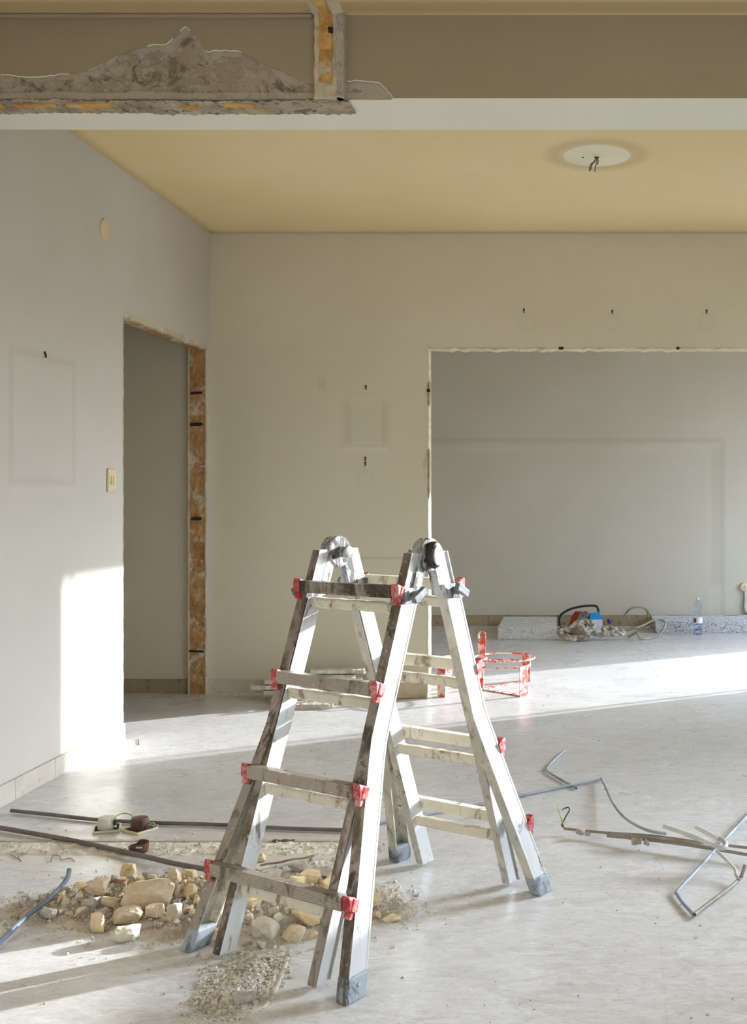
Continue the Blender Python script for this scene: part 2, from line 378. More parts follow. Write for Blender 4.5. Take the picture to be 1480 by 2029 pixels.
# ---------------------------------------------------------------- mesh helpers
class MB:
    def __init__(s): s.v, s.f, s.mi = [], [], []
    def add(s, vs, fs, mi=0):
        o = len(s.v); s.v += [tuple(v) for v in vs]; s.f += [tuple(i + o for i in f) for f in fs]; s.mi += [mi] * len(fs); return s
    def box(s, c, d, R=None, mi=0):
        c = Vector(c); hx, hy, hz = d[0] / 2, d[1] / 2, d[2] / 2
        vs = [Vector((x, y, z)) for x in (-hx, hx) for y in (-hy, hy) for z in (-hz, hz)]
        if R is not None: vs = [R @ v for v in vs]
        return s.add([v + c for v in vs], [(0, 1, 3, 2), (4, 6, 7, 5), (0, 4, 5, 1), (2, 3, 7, 6), (0, 2, 6, 4), (1, 5, 7, 3)], mi)
    def bb(s, x0, x1, y0, y1, z0, z1, mi=0):
        return s.box(((x0 + x1) / 2, (y0 + y1) / 2, (z0 + z1) / 2), (x1 - x0, y1 - y0, z1 - z0), None, mi)
    def sweep(s, prof, path, A, B, mi=0, cap=True):       # prof: (a, b) list; path: points; A, B axes
        A, B = Vector(A), Vector(B); n = len(prof); vs = []
        for p in path:
            for a, b in prof: vs.append(Vector(p) + A * a + B * b)
        fs = []
        for k in range(len(path) - 1):
            for i in range(n):
                j = (i + 1) % n
                fs.append((k * n + i, k * n + j, (k + 1) * n + j, (k + 1) * n + i))
        if cap:
            fs.append(tuple(reversed(range(n)))); fs.append(tuple((len(path) - 1) * n + i for i in range(n)))
        return s.add(vs, fs, mi)
    def tube(s, pts, r, seg=10, mi=0, smooth_n=0, hollow=False):
        pts = [Vector(p) for p in pts]
        if smooth_n: pts = catmull(pts, smooth_n)
        rs = r if isinstance(r, (list, tuple)) else [r] * len(pts)
        if len(rs) != len(pts): rs = [rs[min(len(rs) - 1, int(i * len(rs) / len(pts)))] for i in range(len(pts))]
        t0 = (pts[1] - pts[0]).normalized()
        up = Vector((0, 0, 1)) if abs(t0.z) < 0.9 else Vector((1, 0, 0))
        nrm = (up - t0 * up.dot(t0)).normalized(); vs = []
        for i, p in enumerate(pts):
            t = (pts[min(i + 1, len(pts) - 1)] - pts[max(i - 1, 0)]).normalized()
            nrm = (nrm - t * nrm.dot(t)).normalized(); bn = t.cross(nrm)
            for k in range(seg):
                a = 2 * math.pi * k / seg
                vs.append(p + (nrm * math.cos(a) + bn * math.sin(a)) * rs[i])
        fs = [(i * seg + k, i * seg + (k + 1) % seg, (i + 1) * seg + (k + 1) % seg, (i + 1) * seg + k) for i in range(len(pts) - 1) for k in range(seg)]
        if not hollow:
            fs.append(tuple(reversed(range(seg)))); fs.append(tuple((len(pts) - 1) * seg + k for k in range(seg)))
        s.add(vs, fs, mi)
        if hollow:                                       # inner wall of an open pipe end
            for e_, q in ((0, pts[1] - pts[0]), (len(pts) - 1, pts[-2] - pts[-1])):
                q = q.normalized(); o = len(s.v); ring = [Vector(vs[e_ * seg + k]) for k in range(seg)]
                c = pts[e_]
                inn = [c + (v - c) * 0.78 for v in ring]; deep = [v + q * rs[0] * 1.6 for v in inn]
                f2 = [(k, (k + 1) % seg, seg + (k + 1) % seg, seg + k) for k in range(seg)]
                f2 += [(seg + k, seg + (k + 1) % seg, 2 * seg + (k + 1) % seg, 2 * seg + k) for k in range(seg)]
                s.add(ring + inn + deep, f2, mi); s.add(deep, [tuple(range(seg))], mi + 1 if hollow == 2 else mi)
        return s
    def lathe(s, prof, c, seg=24, axis=(0, 0, 1), mi=0):   # prof: (radius, height)
        q = Vector((0, 0, 1)).rotation_difference(Vector(axis)); c = Vector(c); vs = []
        for r, h in prof:
            for k in range(seg):
                a = 2 * math.pi * k / seg
                vs.append(c + q @ Vector((r * math.cos(a), r * math.sin(a), h)))
        fs = [(i * seg + k, i * seg + (k + 1) % seg, (i + 1) * seg + (k + 1) % seg, (i + 1) * seg + k) for i in range(len(prof) - 1) for k in range(seg)]
        fs.append(tuple(reversed(range(seg)))); fs.append(tuple((len(prof) - 1) * seg + k for k in range(seg)))
        return s.add(vs, fs, mi)
    def build(s, name, mats, parent=None, smooth=False, bevel=0.0, loc=None):
        me = bpy.data.meshes.new(name)
        org = Vector(loc) if loc is not None else Vector((0, 0, 0))
        me.from_pydata([tuple(Vector(v) - org) for v in s.v], [], s.f)
        if not isinstance(mats, (list, tuple)): mats = [mats]
        for m in mats: me.materials.append(m)
        for p, mi in zip(me.polygons, s.mi): p.material_index = min(mi, len(mats) - 1)
        bm = bmesh.new(); bm.from_mesh(me); bmesh.ops.recalc_face_normals(bm, faces=bm.faces); bm.to_mesh(me); bm.free()
        o = bpy.data.objects.new(name, me); COL.objects.link(o); o.location = org
        if parent is not None: o.parent = parent
        if smooth:
            for p in me.polygons: p.use_smooth = True
            try: me.set_sharp_from_angle(angle=math.radians(40))
            except Exception: pass
        if bevel:
            b = o.modifiers.new('bevel', 'BEVEL'); b.width = bevel; b.segments = 2; b.limit_method = 'ANGLE'; b.angle_limit = math.radians(40)
        return o
def catmull(pts, n):
    out = []
    for i in range(len(pts) - 1):
        p0, p1, p2, p3 = pts[max(i - 1, 0)], pts[i], pts[i + 1], pts[min(i + 2, len(pts) - 1)]
        for k in range(n):
            t = k / n
            out.append(0.5 * ((2 * p1) + (p2 - p0) * t + (2 * p0 - 5 * p1 + 4 * p2 - p3) * t * t + (3 * p1 - p0 - 3 * p2 + p3) * t ** 3))
    out.append(pts[-1]); return out
def tag(o, label=None, cat=None, group=None, kind=None):
    if label: o['label'] = label
    if cat: o['category'] = cat
    if group: o['group'] = group
    if kind: o['kind'] = kind
    return o
def struct(o, label=None): return tag(o, label, kind='structure')
def empty(name, loc, rz=0, **k):
    o = bpy.data.objects.new(name, None); COL.objects.link(o); o.location = loc; o.rotation_euler = (0, 0, rz); o.empty_display_size = 0.05
    return tag(o, **k)

# ---------------------------------------------------------------- the room
WT = 0.11
m = MB().bb(XL - 1.9, XR + 0.3, YN - 0.2, YF + 0.2, -0.15, 0.0)
struct(m.build('floor', M['floor']))
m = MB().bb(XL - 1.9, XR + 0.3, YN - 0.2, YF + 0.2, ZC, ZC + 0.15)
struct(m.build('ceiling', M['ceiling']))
# left wall with its door opening
m = MB().bb(XL - WT, XL, YN - 0.1, DOOR[0], 0, ZC).bb(XL - WT, XL, DOOR[0], DOOR[1], DOOR[2], ZC).bb(XL - WT, XL, DOOR[1], YB, 0, ZC)
wl = struct(m.build('wall_left', M['wall_left']))
# back wall: left pier, lintel; it runs on behind the left wall
m = MB().bb(XL - 1.9, OPN[0], YB, YB + TB, 0, ZC).bb(OPN[0], XR, YB, YB + TB, OPN[1], ZC)
struct(m.build('wall_back', M['wall_back']))
struct(MB().bb(XL - 1.9, XR, YF, YF + 0.12, 0, ZC).build('wall_far', M['wall_far']))
struct(MB().bb(XL - 0.3, XL - 0.18, YB + TB, YF, 0, ZC).build('wall_far_left', M['wall_far']))
struct(MB().bb(XL - 1.9, XR + 0.3, YN - 0.12, YN, 0, ZC).build('wall_rear', M['wall']))
m = MB(); y = YN
for (y0, y1, z0, z1) in WIN:
    m.bb(XR, XR + 0.3, y, y0, 0, ZC)
    if z0 > 0: m.bb(XR, XR + 0.3, y0, y1, 0, z0)
    m.bb(XR, XR + 0.3, y0, y1, z1, ZC); y = y1
m.bb(XR, XR + 0.3, y, YF + 0.2, 0, ZC)
struct(m.build('wall_right', M['wall']))
for i, (y0, y1, z0, z1) in enumerate(WIN):
    f = 0.045; m = MB()
    m.bb(XR + 0.1, XR + 0.15, y0, y0 + f * 0.3, z0, z1).bb(XR + 0.1, XR + 0.15, y1 - f * 0.3, y1, z0, z1)
    m.bb(XR + 0.1, XR + 0.15, y0, y1, z1 - 0.01, z1).bb(XR + 0.1, XR + 0.15, y0, y1, z0, z0 + f * 0.4)
    if i == 2: m.bb(XR + 0.1, XR + 0.13, 8.180, 8.205, z0, z1)
    if i == 0: m.bb(XR + 0.1, XR + 0.15, -0.23, -0.17, z0, z1)
    struct(m.build('window_%d' % (i + 1), M['frame_white']))
# hall behind the left door opening
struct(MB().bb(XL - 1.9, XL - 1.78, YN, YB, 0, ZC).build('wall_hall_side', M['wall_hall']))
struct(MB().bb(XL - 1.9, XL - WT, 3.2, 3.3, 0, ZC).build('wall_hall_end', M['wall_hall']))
# baseboards
BH = 0.082
m = MB(); y = YN
ys = [YN, 0.4, 1.0, 1.9, 2.5, 3.1, 3.62]
def tiles(m, axis, a0, a1, c0, c1, L, off=0.0, h=BH):
    a = a0
    first = True
    while a < a1 - 1e-4:
        b = min(a1, a + (L * (0.5 + off) if first else L)); first = False
        if axis == 'y': m.bb(c0, c1, a + 0.001, b - 0.001, 0, h)
        else: m.bb(a + 0.001, b - 0.001, c0, c1, 0, h)
        a = b
tiles(m, 'y', 3.75, DOOR[0], XL, XL + 0.014, 0.33, 0.1)
tiles(m, 'y', YN, 3.62, XL, XL + 0.014, 0.33)
struct(m.build('baseboard_left', M['base_light'], bevel=0.0015))
m = MB(); tiles(m, 'x', XL, OPN[0], YB - 0.014, YB, 0.42, 0.2)
struct(m.build('baseboard_back', M['base_light'], bevel=0.0015))
m = MB(); tiles(m, 'x', XL - 1.7, XL - WT, YB - 0.014, YB, 0.42, 0.1)
struct(m.build('baseboard_hall', M['base_brown'], bevel=0.0015))
m = MB(); tiles(m, 'x', XL, XR, YF - 0.014, YF, 0.40, 0.1, 0.10)
struct(m.build('baseboard_far', M['base_brown'], bevel=0.0015))

# brick lining of the left door opening (where the frame was torn out)
random.seed(4)
def rough_strip(x0, x1, z0, z1, nx, nz, fn, amp, seed=0, sc_=30, edge=0.3):
    """grid in (a, b) mapped by fn(a, b, off)"""
    vs, fs = [], []
    for j in range(nz + 1):
        for i in range(nx + 1):
            a = x0 + (x1 - x0) * i / nx; b = z0 + (z1 - z0) * j / nz
            o = noise.fractal(Vector((a * sc_, b * sc_, seed)), 1.0, 2.0, 4) * amp
            vs.append(fn(a, b, o))
    for j in range(nz):
        for i in range(nx):
            k = j * (nx + 1) + i; fs.append((k, k + 1, k + nx + 2, k + nx + 1))
    return vs, fs
dl = empty('door_1', (XL - WT / 2, (DOOR[0] + DOOR[1]) / 2, 0)); struct(dl)
def child_world(o, par):
    o.parent = par; o.matrix_parent_inverse = Matrix.Translation(-Vector(par.location)); return o
vs, fs = rough_strip(XL - WT + 0.008, XL - 0.006, 0.0, DOOR[2], 10, 160, lambda a, b, o: (a, DOOR[1] - 0.006 + o, b), 0.006, 1)
child_world(MB().add(vs, fs).build('brick_jamb', M['jamb']), dl)
vs, fs = rough_strip(XL - WT + 0.008, XL - 0.006, DOOR[0], DOOR[1], 10, 100, lambda a, b, o: (a, b, DOOR[2] - 0.014 + o * 0.6), 0.006, 2)
child_world(MB().add(vs, fs).build('brick_lintel', M['jamb']), dl)
# thin plaster edges left around the opening
def ragged_edge(p0, p1, wdir, ndir, w, t, n, seed, amp=0.5):
    p0, p1, wdir, ndir = Vector(p0), Vector(p1), Vector(wdir), Vector(ndir); vs, fs = [], []
    for i in range(n + 1):
        p = p0.lerp(p1, i / n); k = 1 + amp * noise.fractal(Vector((i * 0.35, seed, 0)), 1, 2, 3)
        vs += [p, p + wdir * w * k, p + wdir * w * k + ndir * t, p + ndir * t]
    for i in range(n):
        for a in range(4):
            b = (a + 1) % 4; fs.append((4 * i + a, 4 * i + b, 4 * i + 4 + b, 4 * i + 4 + a))
    fs += [(0, 1, 2, 3), tuple(4 * n + a for a in (3, 2, 1, 0))]
    return vs, fs
m = MB()
m.add(*ragged_edge((XL + .0005, DOOR[0] + 0.01, DOOR[2] + 0.006), (XL + .0005, DOOR[1], DOOR[2] + 0.006), (0, 0, -1), (-1, 0, 0), 0.028, 0.02, 80, 1, 0.6))
m.add(*ragged_edge((XL + .0005, DOOR[0] - 0.004, 0.0), (XL + .0005, DOOR[0] - 0.004, DOOR[2]), (0, 1, 0), (-1, 0, 0), 0.012, 0.1, 90, 2, 0.6))
m.add(*ragged_edge((XL + .0005, DOOR[1] + 0.002, 0.0), (XL + .0005, DOOR[1] + 0.002, DOOR[2]), (0, -1, 0), (-1, 0, 0), 0.014, 0.008, 90, 3, 0.9))
m.add(*ragged_edge((XL - WT - .0005, DOOR[1] + 0.002, 0.0), (XL - WT - .0005, DOOR[1] + 0.002, DOOR[2]), (0, -1, 0), (1, 0, 0), 0.014, 0.008, 90, 4, 0.9))
child_world(m.build('plaster_edge', M['cream_plaster']), dl)
for zz, hh in ((1.82, 0.014), (1.63, 0.02), (1.06, 0.018), (0.26, 0.012)):
    m = MB(); m.box((XL - WT * 0.55, DOOR[1] - 0.012, zz), (0.06 + random.random() * 0.03, 0.012, hh), Matrix.Rotation(random.uniform(-.1, .1), 3, 'Y'))
    child_world(m.build('hinge_slot', M['dark_hole'], bevel=0.003), dl)

# ragged rim of the opening in the back wall
tr = empty('trim_1', (OPN[0], YB, 0)); struct(tr)
m = MB()
m.add(*ragged_edge((OPN[0] - 0.004, YB - .002, 0.0), (OPN[0] - 0.004, YB - .002, OPN[1]), (1, 0, 0), (0, 1, 0), 0.004, TB + .004, 110, 7, 0.5))
m.add(*ragged_edge((OPN[0], YB - .002, OPN[1] + 0.006), (XR, YB - .002, OPN[1] + 0.006), (0, 0, -1), (0, 1, 0), 0.012, TB + .004, 260, 8, 0.8))
child_world(m.build('plaster_edge', M['cream_plaster']), tr)
def chip(pts, y, t, n='plaster_chip'):
    m = MB(); k = len(pts); a = [D(u, v, y) for u, v in pts]; m.add([p + Vector((0, -t, 0)) for p in a] + [p + Vector((0, .002, 0)) for p in a],
        [tuple(range(k))] + [(i, (i + 1) % k, k + (i + 1) % k, k + i) for i in range(k)]); return m
for pts in ([(852, 750), (848, 758), (844, 770), (842, 782), (845, 795), (850, 806), (853, 800), (854, 760)],
            [(852, 888), (845, 892), (842, 905), (838, 920), (839, 935), (843, 955), (846, 975), (850, 990), (853, 970), (853, 900)]):
    child_world(chip(pts, YB, 0.002).build('bare_patch', M['cream_plaster']), tr)
for u, v in ((849, 774), (1110, 690), (1343, 690), (1113, 690)):
    p = D(u, v, YB); child_world(MB().box(p, (0.02, 0.012, 0.018)).build('old_fixing', M['dark_hole'], bevel=0.003), tr)

# ---------------------------------------------------------------- beam across the room, with torn plaster
BY0, BY1, BZ = 3.62, 3.93, 2.525
beam = empty('trim_2', (0, BY0, BZ)); struct(beam)
child_world(MB().bb(XL, XR, BY0 + 0.014, BY1, BZ + 0.002, ZC).build('beam_core', M['beam']), beam)
child_world(MB().bb(XL, XR, BY0 + 0.014, BY1, BZ, BZ + 0.002).bb(-0.60, XR, BY0 + .0006, BY0 + 0.014, BZ, BZ + 0.002).build('beam_underside', M['beam_under']), beam)
bd = [(-200, 150), (0, 148), (60, 154), (100, 151), (140, 146), (160, 143), (178, 135), (205, 122), (227, 111), (262, 98), (303, 89), (330, 89), (350, 72), (362, 58), (368, 54), (380, 64), (389, 76), (400, 92),
      (408, 103), (440, 101), (476, 103), (519, 124), (573, 149), (616, 168), (650, 168), (686, 162), (715, 160), (751, 165), (765, 176), (775, 188), (779, 196)]
def bound(px):
    for (a, ya), (b, yb) in zip(bd, bd[1:]):
        if a <= px <= b: return ya + (yb - ya) * (px - a) / (b - a) + 2.2 * noise.fractal(Vector((px * 0.09, 3.3, 0)), 1, 2, 3)
    return 1e3
vs, fs = [], []; px = -180; cols = []
while px < 779: cols.append((px - U0) / F * BY0); px += 2.5
xs = [XL] + [x for x in cols if x > XL + .001] + [(779 - U0) / F * BY0, XR]
for x in xs:
    px = U0 + x / BY0 * F; v = bound(px)
    z = BZ + .0012 if v > 500 else max(BZ + .0012, HC - (v - V0) / F * BY0)
    vs += [(x, BY0, ZC), (x, BY0, z), (x, BY0 + 0.014, z), (x, BY0 + 0.014, ZC)]
for i in range(len(xs) - 1):
    for a in range(4):
        b = (a + 1) % 4; fs.append((4 * i + a, 4 * i + b, 4 * i + 4 + b, 4 * i + 4 + a))
child_world(MB().add(vs, fs).build('plaster_face', M['beam']), beam)
# whitish torn paint lip along the edge
m = MB(); seg = []
for i, x in enumerate(xs[:-1]):
    px = U0 + x / BY0 * F; v = bound(px)
    on = (0 < px < 140) or (290 < px < 345) or (355 < px < 378) or (405 < px < 480) or (px > 686)
    if on and v < 500: seg.append(Vector((x, BY0 - 0.001, HC - (v - V0) / F * BY0 + .001)))
    else:
        if len(seg) > 2: m.tube(seg, 0.0022, 5)
        seg = []
if len(seg) > 2: m.tube(seg, 0.0022, 5)
child_world(m.build('torn_paint_lip', M['white_paint'], smooth=True), beam)
# exposed concrete behind the lost plaster, swelling towards the bottom
def conc(a, b, o):
    px = U0 + a / BY0 * F; dv = (V0 - (b - HC) / BY0 * F) - bound(px)
    t = 15 + 26 * noise.fractal(Vector((px * .022, 1.7, 0)), 1, 2, 4)
    fine = noise.fractal(Vector((a * 60, b * 60, 3)), 1, 2, 4)
    if dv < t: y = 0.0045 + 0.0012 * fine               # left-over undercoat
    else:
        k = noise.fractal(Vector((a * 11, b * 17, 5)), 1, 2, 5)
        y = 0.0110 + 0.006 * min(0, k) + 0.002 * fine - (0.006 if b < 2.548 + .006 * k else 0)
    return (a, BY0 + min(0.0135, max(0.0012, y)), b)
vs, fs = rough_strip(XL, (780 - U0) / F * BY0, BZ, 2.77, 620, 110, conc, 0.006, 9, 22)
child_world(MB().add(vs, fs).build('bare_concrete', M['concrete']), beam)
# stump of the removed wall on the underside: broken brick strip
XE = (690 - U0) / F * BY0
vs, fs = rough_strip(XL, XE, BY0, BY0 + 0.13, 300, 22, lambda a, b, o: (a, b + o * 0.6, BZ - 0.002 - abs(o) * 0.9 - 0.004 * (0.5 + noise.cell(Vector((a * 9, b * 16, 0))))), 0.010, 12, 28)
child_world(MB().add(vs, fs).build('broken_wall_scar', M['under_scar']), beam)
random.seed(8)
m = MB()
x = XL + 0.02
while x < XE - 0.12:
    L = random.uniform(0.06, 0.2)
    if random.random() < 0.75:
        m.box((x + L / 2, BY0 + 0.05 + random.uniform(-.01, .01), BZ - 0.005), (L - 0.01, 0.035, 0.012), Matrix.Rotation(random.uniform(-.03, .03), 3, 'Y'))
    x += L + random.uniform(0.005, 0.12)
child_world(m.build('brick_remnant', M['brick'], bevel=0.004), beam)
# stump of the cross wall: on the face of the beam and along the ceiling towards the camera
X0, X1 = (620 - U0) / F * BY0, (684 - U0) / F * BY0
def stump_ring(name, wx0, wx1, t, mat, seed, z0=BZ - 0.004):
    n = 46; vs, fs = [], []
    pr = 9
    for j in range(n + 1):
        z = z0 + (ZC - z0) * j / n
        for i in range(pr + 1):
            a = i / pr; x = wx0 + (wx1 - wx0) * a
            o = noise.fractal(Vector((x * 34, z * 24, seed)), 1, 2, 4) * 0.009
            edge = 0.0 if 0 < i < pr else 1.0
            vs.append((x + (o * 0.35), (BY0 + 0.01) if edge else BY0 - t + o, z))
    for j in range(n):
        for i in range(pr):
            k = j * (pr + 1) + i; fs.append((k, k + 1, k + pr + 2, k + pr + 1))
    fs.append(tuple(range(pr + 1)))
    return child_world(MB().add(vs, fs).build(name, mat), beam)
stump_ring('stump_plaster', X0, X1, 0.022, M['cream_plaster'], 1)
stump_ring('stump_brick', X0 + 0.022, X1 - 0.032, 0.034, M['brick'], 2, BZ + 0.045)
stump_ring('stump_rough_side', X1 - 0.026, X1 + 0.004, 0.030, M['concrete'], 3)
def ceil_strip(name, wx0, wx1, t, mat, seed):
    vs, fs = rough_strip(wx0, wx1, 1.2, BY0 + 0.002, 8, 160, lambda a, b, o: (a + o * .4, b, ZC + 0.001 if (abs(a - wx0) < 1e-6 or abs(a - wx1) < 1e-6) else ZC - t + o), 0.009, seed, 26)
    return child_world(MB().add(vs, fs).build(name, mat), beam)
ceil_strip('stump_plaster', X0, X1, 0.010, M['cream_plaster'], 4)
ceil_strip('stump_brick', X0 + 0.028, X1 - 0.034, 0.022, M['brick'], 5)
child_world(MB().box((X1 - 0.042, BY0 - 0.034, 2.738), (0.018, 0.012, 0.022)).build('socket_hole', M['dark_hole'], bevel=0.004), beam)
# thin cove at the ceiling, left of the stump
struct(MB().bb(XL, X0, BY0 - 0.02, BY0, ZC - 0.014, ZC).build('trim_3', M['beam'], bevel=0.006))

# ---------------------------------------------------------------- line of the removed walls on the floor
def scar_floor(name, x0, x1, y0, y1, nx, ny, base, amp, seed, mat, drop=0.004):
    def fn(a, b, o):
        e_ = min((a - x0) / 0.03, (x1 - a) / 0.03, (b - y0) / 0.03, (y1 - b) / 0.03, 1.0)
        return (a + 0.004 * noise.noise(Vector((b * 20, 0, 1))), b + 0.006 * noise.noise(Vector((a * 14, 3, 1))), -drop + (base + drop + max(0, o)) * max(0.0, min(1, e_ * 1.2)))
    vs, fs = rough_strip(x0, x1, y0, y1, nx, ny, fn, amp, seed, 26)
    return MB().add(vs, fs).build(name, mat)
sc1 = scar_floor('floor_scar', XL + 0.01, -0.70, 3.605, 3.76, 260, 26, 0.0035, 0.010, 3, M['scar'])
struct(sc1); sc1.name = 'trim_4'
sc2 = scar_floor('floor_scar', -0.875, -0.745, 2.52, 3.60, 26, 160, 0.0035, 0.010, 6, M['dust'])
struct(sc2); sc2.name = 'trim_5'
struct(MB().bb(XL + 0.014, -0.70, 3.76, 3.775, 0, 0.004).build('trim_6', M['base_light']))

m = MB(); m.tube([P(*p) for p in [(412, 1984, .0), (414, 1997, .0), (440, 2004, .0), (500, 2003, .0), (528, 1988, .0), (548, 1955, .0), (562, 1920, .0), (574, 1885, .0)]], .006, 8, smooth_n=5)
m.v = [(x + .002 * noise.noise(Vector((x * 60, y * 60, 0))), y + .003 * noise.noise(Vector((x * 50, y * 50, 4))), z * .55) for x, y, z in m.v]
struct(m.build('trim_7', M['base_light'], smooth=True))

# ---------------------------------------------------------------- the stepladder
LC, LR = Vector((-0.544, 3.08, 0)), -math.radians(31.9)
lad = empty('stepladder', LC, LR, label='paint-spattered aluminium telescopic stepladder standing open beside the rubble heap', cat='ladder')
def uc(z): return 0.412 - 0.346 * z
def vo(z): return 0.172 if z > 0.56 else 0.172 + (0.56 - z) / 0.56 * 0.104
KN = math.hypot(1, 0.346)
def rail(name, s, q, prof, zs, vf, mats, edge_mi):
    B = Vector((0, q * 1 / KN, 0.346 / KN)); A = Vector((s, 0, 0))
    path = [Vector((s * vf(z), q * uc(z), z)) for z in zs]
    m = MB(); m.sweep(prof, path, A, B)
    n = len(prof)
    for k in range(len(path) - 1):
        for i in range(n): m.mi[k * n + i] = edge_mi.get(i, 0)
    if name != 'foot':                                   # cut both ends level
        for i in range(n):
            for k_, zt in ((0, zs[0]), (len(path) - 1, zs[-1])):
                x, y, z = m.v[k_ * n + i]; dz = zt - z
                m.v[k_ * n + i] = (x, y - q * 0.346 * dz, zt)
    return m.build(name, mats, lad, bevel=0.0012)
IN = [(-.014, -.026), (.014, -.026), (.014, -.022), (.009, -.022), (.009, .022), (.014, .022), (.014, .026), (-.014, .026)]
OUT = [(.020, .031), (-.013, .031), (-.013, .027), (.017, .027), (.017, -.027), (-.013, -.027), (-.013, -.031), (.020, -.031), (.020, -.025), (.0186, -.0242), (.0186, .0242), (.020, .025)]
for q in (-1, 1):
    front = M['rail_front'] if q < 0 else M['rail_cream']
    mats = [M['rail_side'], front, M['rail_cream']]
    for s in (-1, 1):
        rail('inner_rail', s, q, IN, [0.014, 0.3, 0.6, 0.9, 1.045], lambda z: 0.170, mats, {6: 1, 0: 2, 5: 1})
        rail('outer_rail', s, q, OUT, [0.012, 0.25, 0.52, 0.57, 0.7, 0.94], vo, mats, {0: 1, 1: 1, 6: 2, 5: 2, 3: 2, 2: 2, 4: 2})
        ft = rail('rubber_foot', s, q, [(-.016, -.034), (.023, -.034), (.023, .034), (-.016, .034)], [0.0, 0.058], vo, M['foot'], {})
        ft.modifiers['bevel'].width = 0.007
        m = MB(); p = Vector((s * (vo(.035) + .0235), q * uc(.035), .035)); m.lathe([(.005, 0), (.005, .002), (.002, .003)], p, 10, (s, 0, 0))
        m.build('rivet', M['hinge'], ft)
for q in (-1, 1):
    B = Vector((0, q / KN, 0.346 / KN))
    for i, z in enumerate((0.93, 0.687, 0.443, 0.198)):
        c = Vector((0, q * uc(z), z)) + B * 0.046
        hw = vo(z) - 0.004
        # outer rung: a rounded box with a ribbed front
        m = MB(); hh, dd = 0.0165, 0.014
        prof = [(-dd, -hh)]
        for k in range(7):
            zz = -hh + 2 * hh * k / 6; prof += [(dd, zz), (dd - 0.0012, zz + 0.0018)] if k < 6 else [(dd, zz)]
        prof += [(-dd, hh)]
        m.sweep([(a * q, b) for a, b in prof], [c + Vector((-hw, 0, 0)), c + Vector((hw, 0, 0))], (0, 1, 0), (0, 0, 1))
        rm = (M['rung_brown'] if i == 0 else M['rung_grey']) if q < 0 else M['rung_cream']
        m.build('outer_rung', rm, lad, bevel=0.0008)
        # inner rung
        ci = Vector((0, q * uc(z - .03), z - .032)); m = MB()
        m.sweep([(.015, -.010), (.015, .010), (.010, .015), (-.010, .015), (-.015, .010), (-.015, -.010), (-.010, -.014), (.010, -.014)],
                [ci + Vector((-.157 + .314 * k / 12, 0, .0012 * math.sin(k * 2.1 + i))) for k in range(13)], (0, 1, 0), (0, 0, 1))
        m.build('inner_rung', M['rung_cream'], lad, bevel=0.002)
        for s in (-1, 1):
            m = MB(); ca = c + Vector((s * (hw + 0.013), 0, 0))
            m.sweep([(-.013, -.016), (-.013, .019), (.010, .019), (.013, .012), (.013, -.018), (.008, -.020), (-.006, -.019)],
                    [ca + B * 0.011, ca - B * 0.0140], (s, 0, 0), (0, 0, 1))
            m.box(ca - B * 0.010 + Vector((s * .0130, 0, 0)), (.004, .022, .032), Matrix.Rotation(q * .333, 3, 'X'))
            m.box(ca - B * 0.004 + Vector((s * .001, q * .004, -.026)), (.020, .016, .018), Matrix.Rotation(q * .333, 3, 'X'))
            m.build('red_clip', M['red'], lad, bevel=0.003)
    for s in (-1, 1):                                     # collar and locking lever on top of the outer rail
        col = rail('lock_collar', s, q, [(-.017, -.036), (.026, -.036), (.026, .036), (-.017, .036)], [0.913, 0.953], vo, [M['hinge']], {})
        z = .934; base = Vector((s * (.172 + .026), q * uc(z), z))
        m = MB(); m.lathe([(.011, 0), (.011, .016), (.009, .018)], base, 12, (s, 0, 0))
        m.box(base + Vector((s * .024, 0, 0)) + B * .004, (.016, .052, .020), Matrix.Rotation(-q * .5, 3, 'X'))
        m.build('lock_lever', M['knob_grey'], lad, bevel=0.004)
for s in (-1, 1):                                         # hinges
    hc = Vector((s * .170, 0, 1.037))
    m = MB(); m.lathe([(.040, -.019), (.046, -.016), (.046, -.002), (.044, -.001), (.044, .001), (.046, .002), (.046, .016), (.040, .019)], hc, 36, (1, 0, 0))
    for q in (-1, 1):
        B = Vector((0, q / KN, 0.346 / KN)); t = Vector((0, -q * .346 / KN, 1 / KN))
        m.box(hc + Vector((0, q * .045, -.055)), (.030, .034, .085), Matrix.Rotation(q * .333, 3, 'X'))
    m.build('hinge', M['hinge'], lad, smooth=False, bevel=0.002)
    for a_ in (0.4, 2.2, 3.6, 5.3):
        for f_ in (-1, 1):
            m = MB(); m.lathe([(.006, 0), (.006, .0012)], hc + Vector((f_ * .0188, .032 * math.cos(a_), .032 * math.sin(a_))), 12, (f_, 0, 0))
            m.build('hinge_hole', M['black'], lad)
    m = MB(); m.lathe([(.028, 0), (.029, .012), (.026, .020), (.018, .024)], hc + Vector((s * .018, 0, 0)), 28, (s, 0, 0))
    for i, v in enumerate(m.v): m.v[i] = (v[0], v[1] * 0.92, 1.037 + (v[2] - 1.037) * 1.32)
    cap = m.build('hinge_cap', M['black'], lad, smooth=True)
    m = MB(); m.lathe([(.021, .022), (.021, .026), (.017, .028)], hc + Vector((s * .018, 0, 0)), 28, (s, 0, 0))
    for i, v in enumerate(m.v): m.v[i] = (v[0], v[1] * 0.9, 1.037 + (v[2] - 1.037) * 1.32)
    m.build('cap_button', M['white_paint'], cap, smooth=True)
    m = MB(); m.lathe([(.017, 0), (.015, .004), (.015, .030), (.017, .031), (.017, .036), (.012, .039)], hc - Vector((s * .018, 0, 0)), 20, (-s, 0, 0))
    m.build('release_knob', M['hinge'], lad, smooth=True)

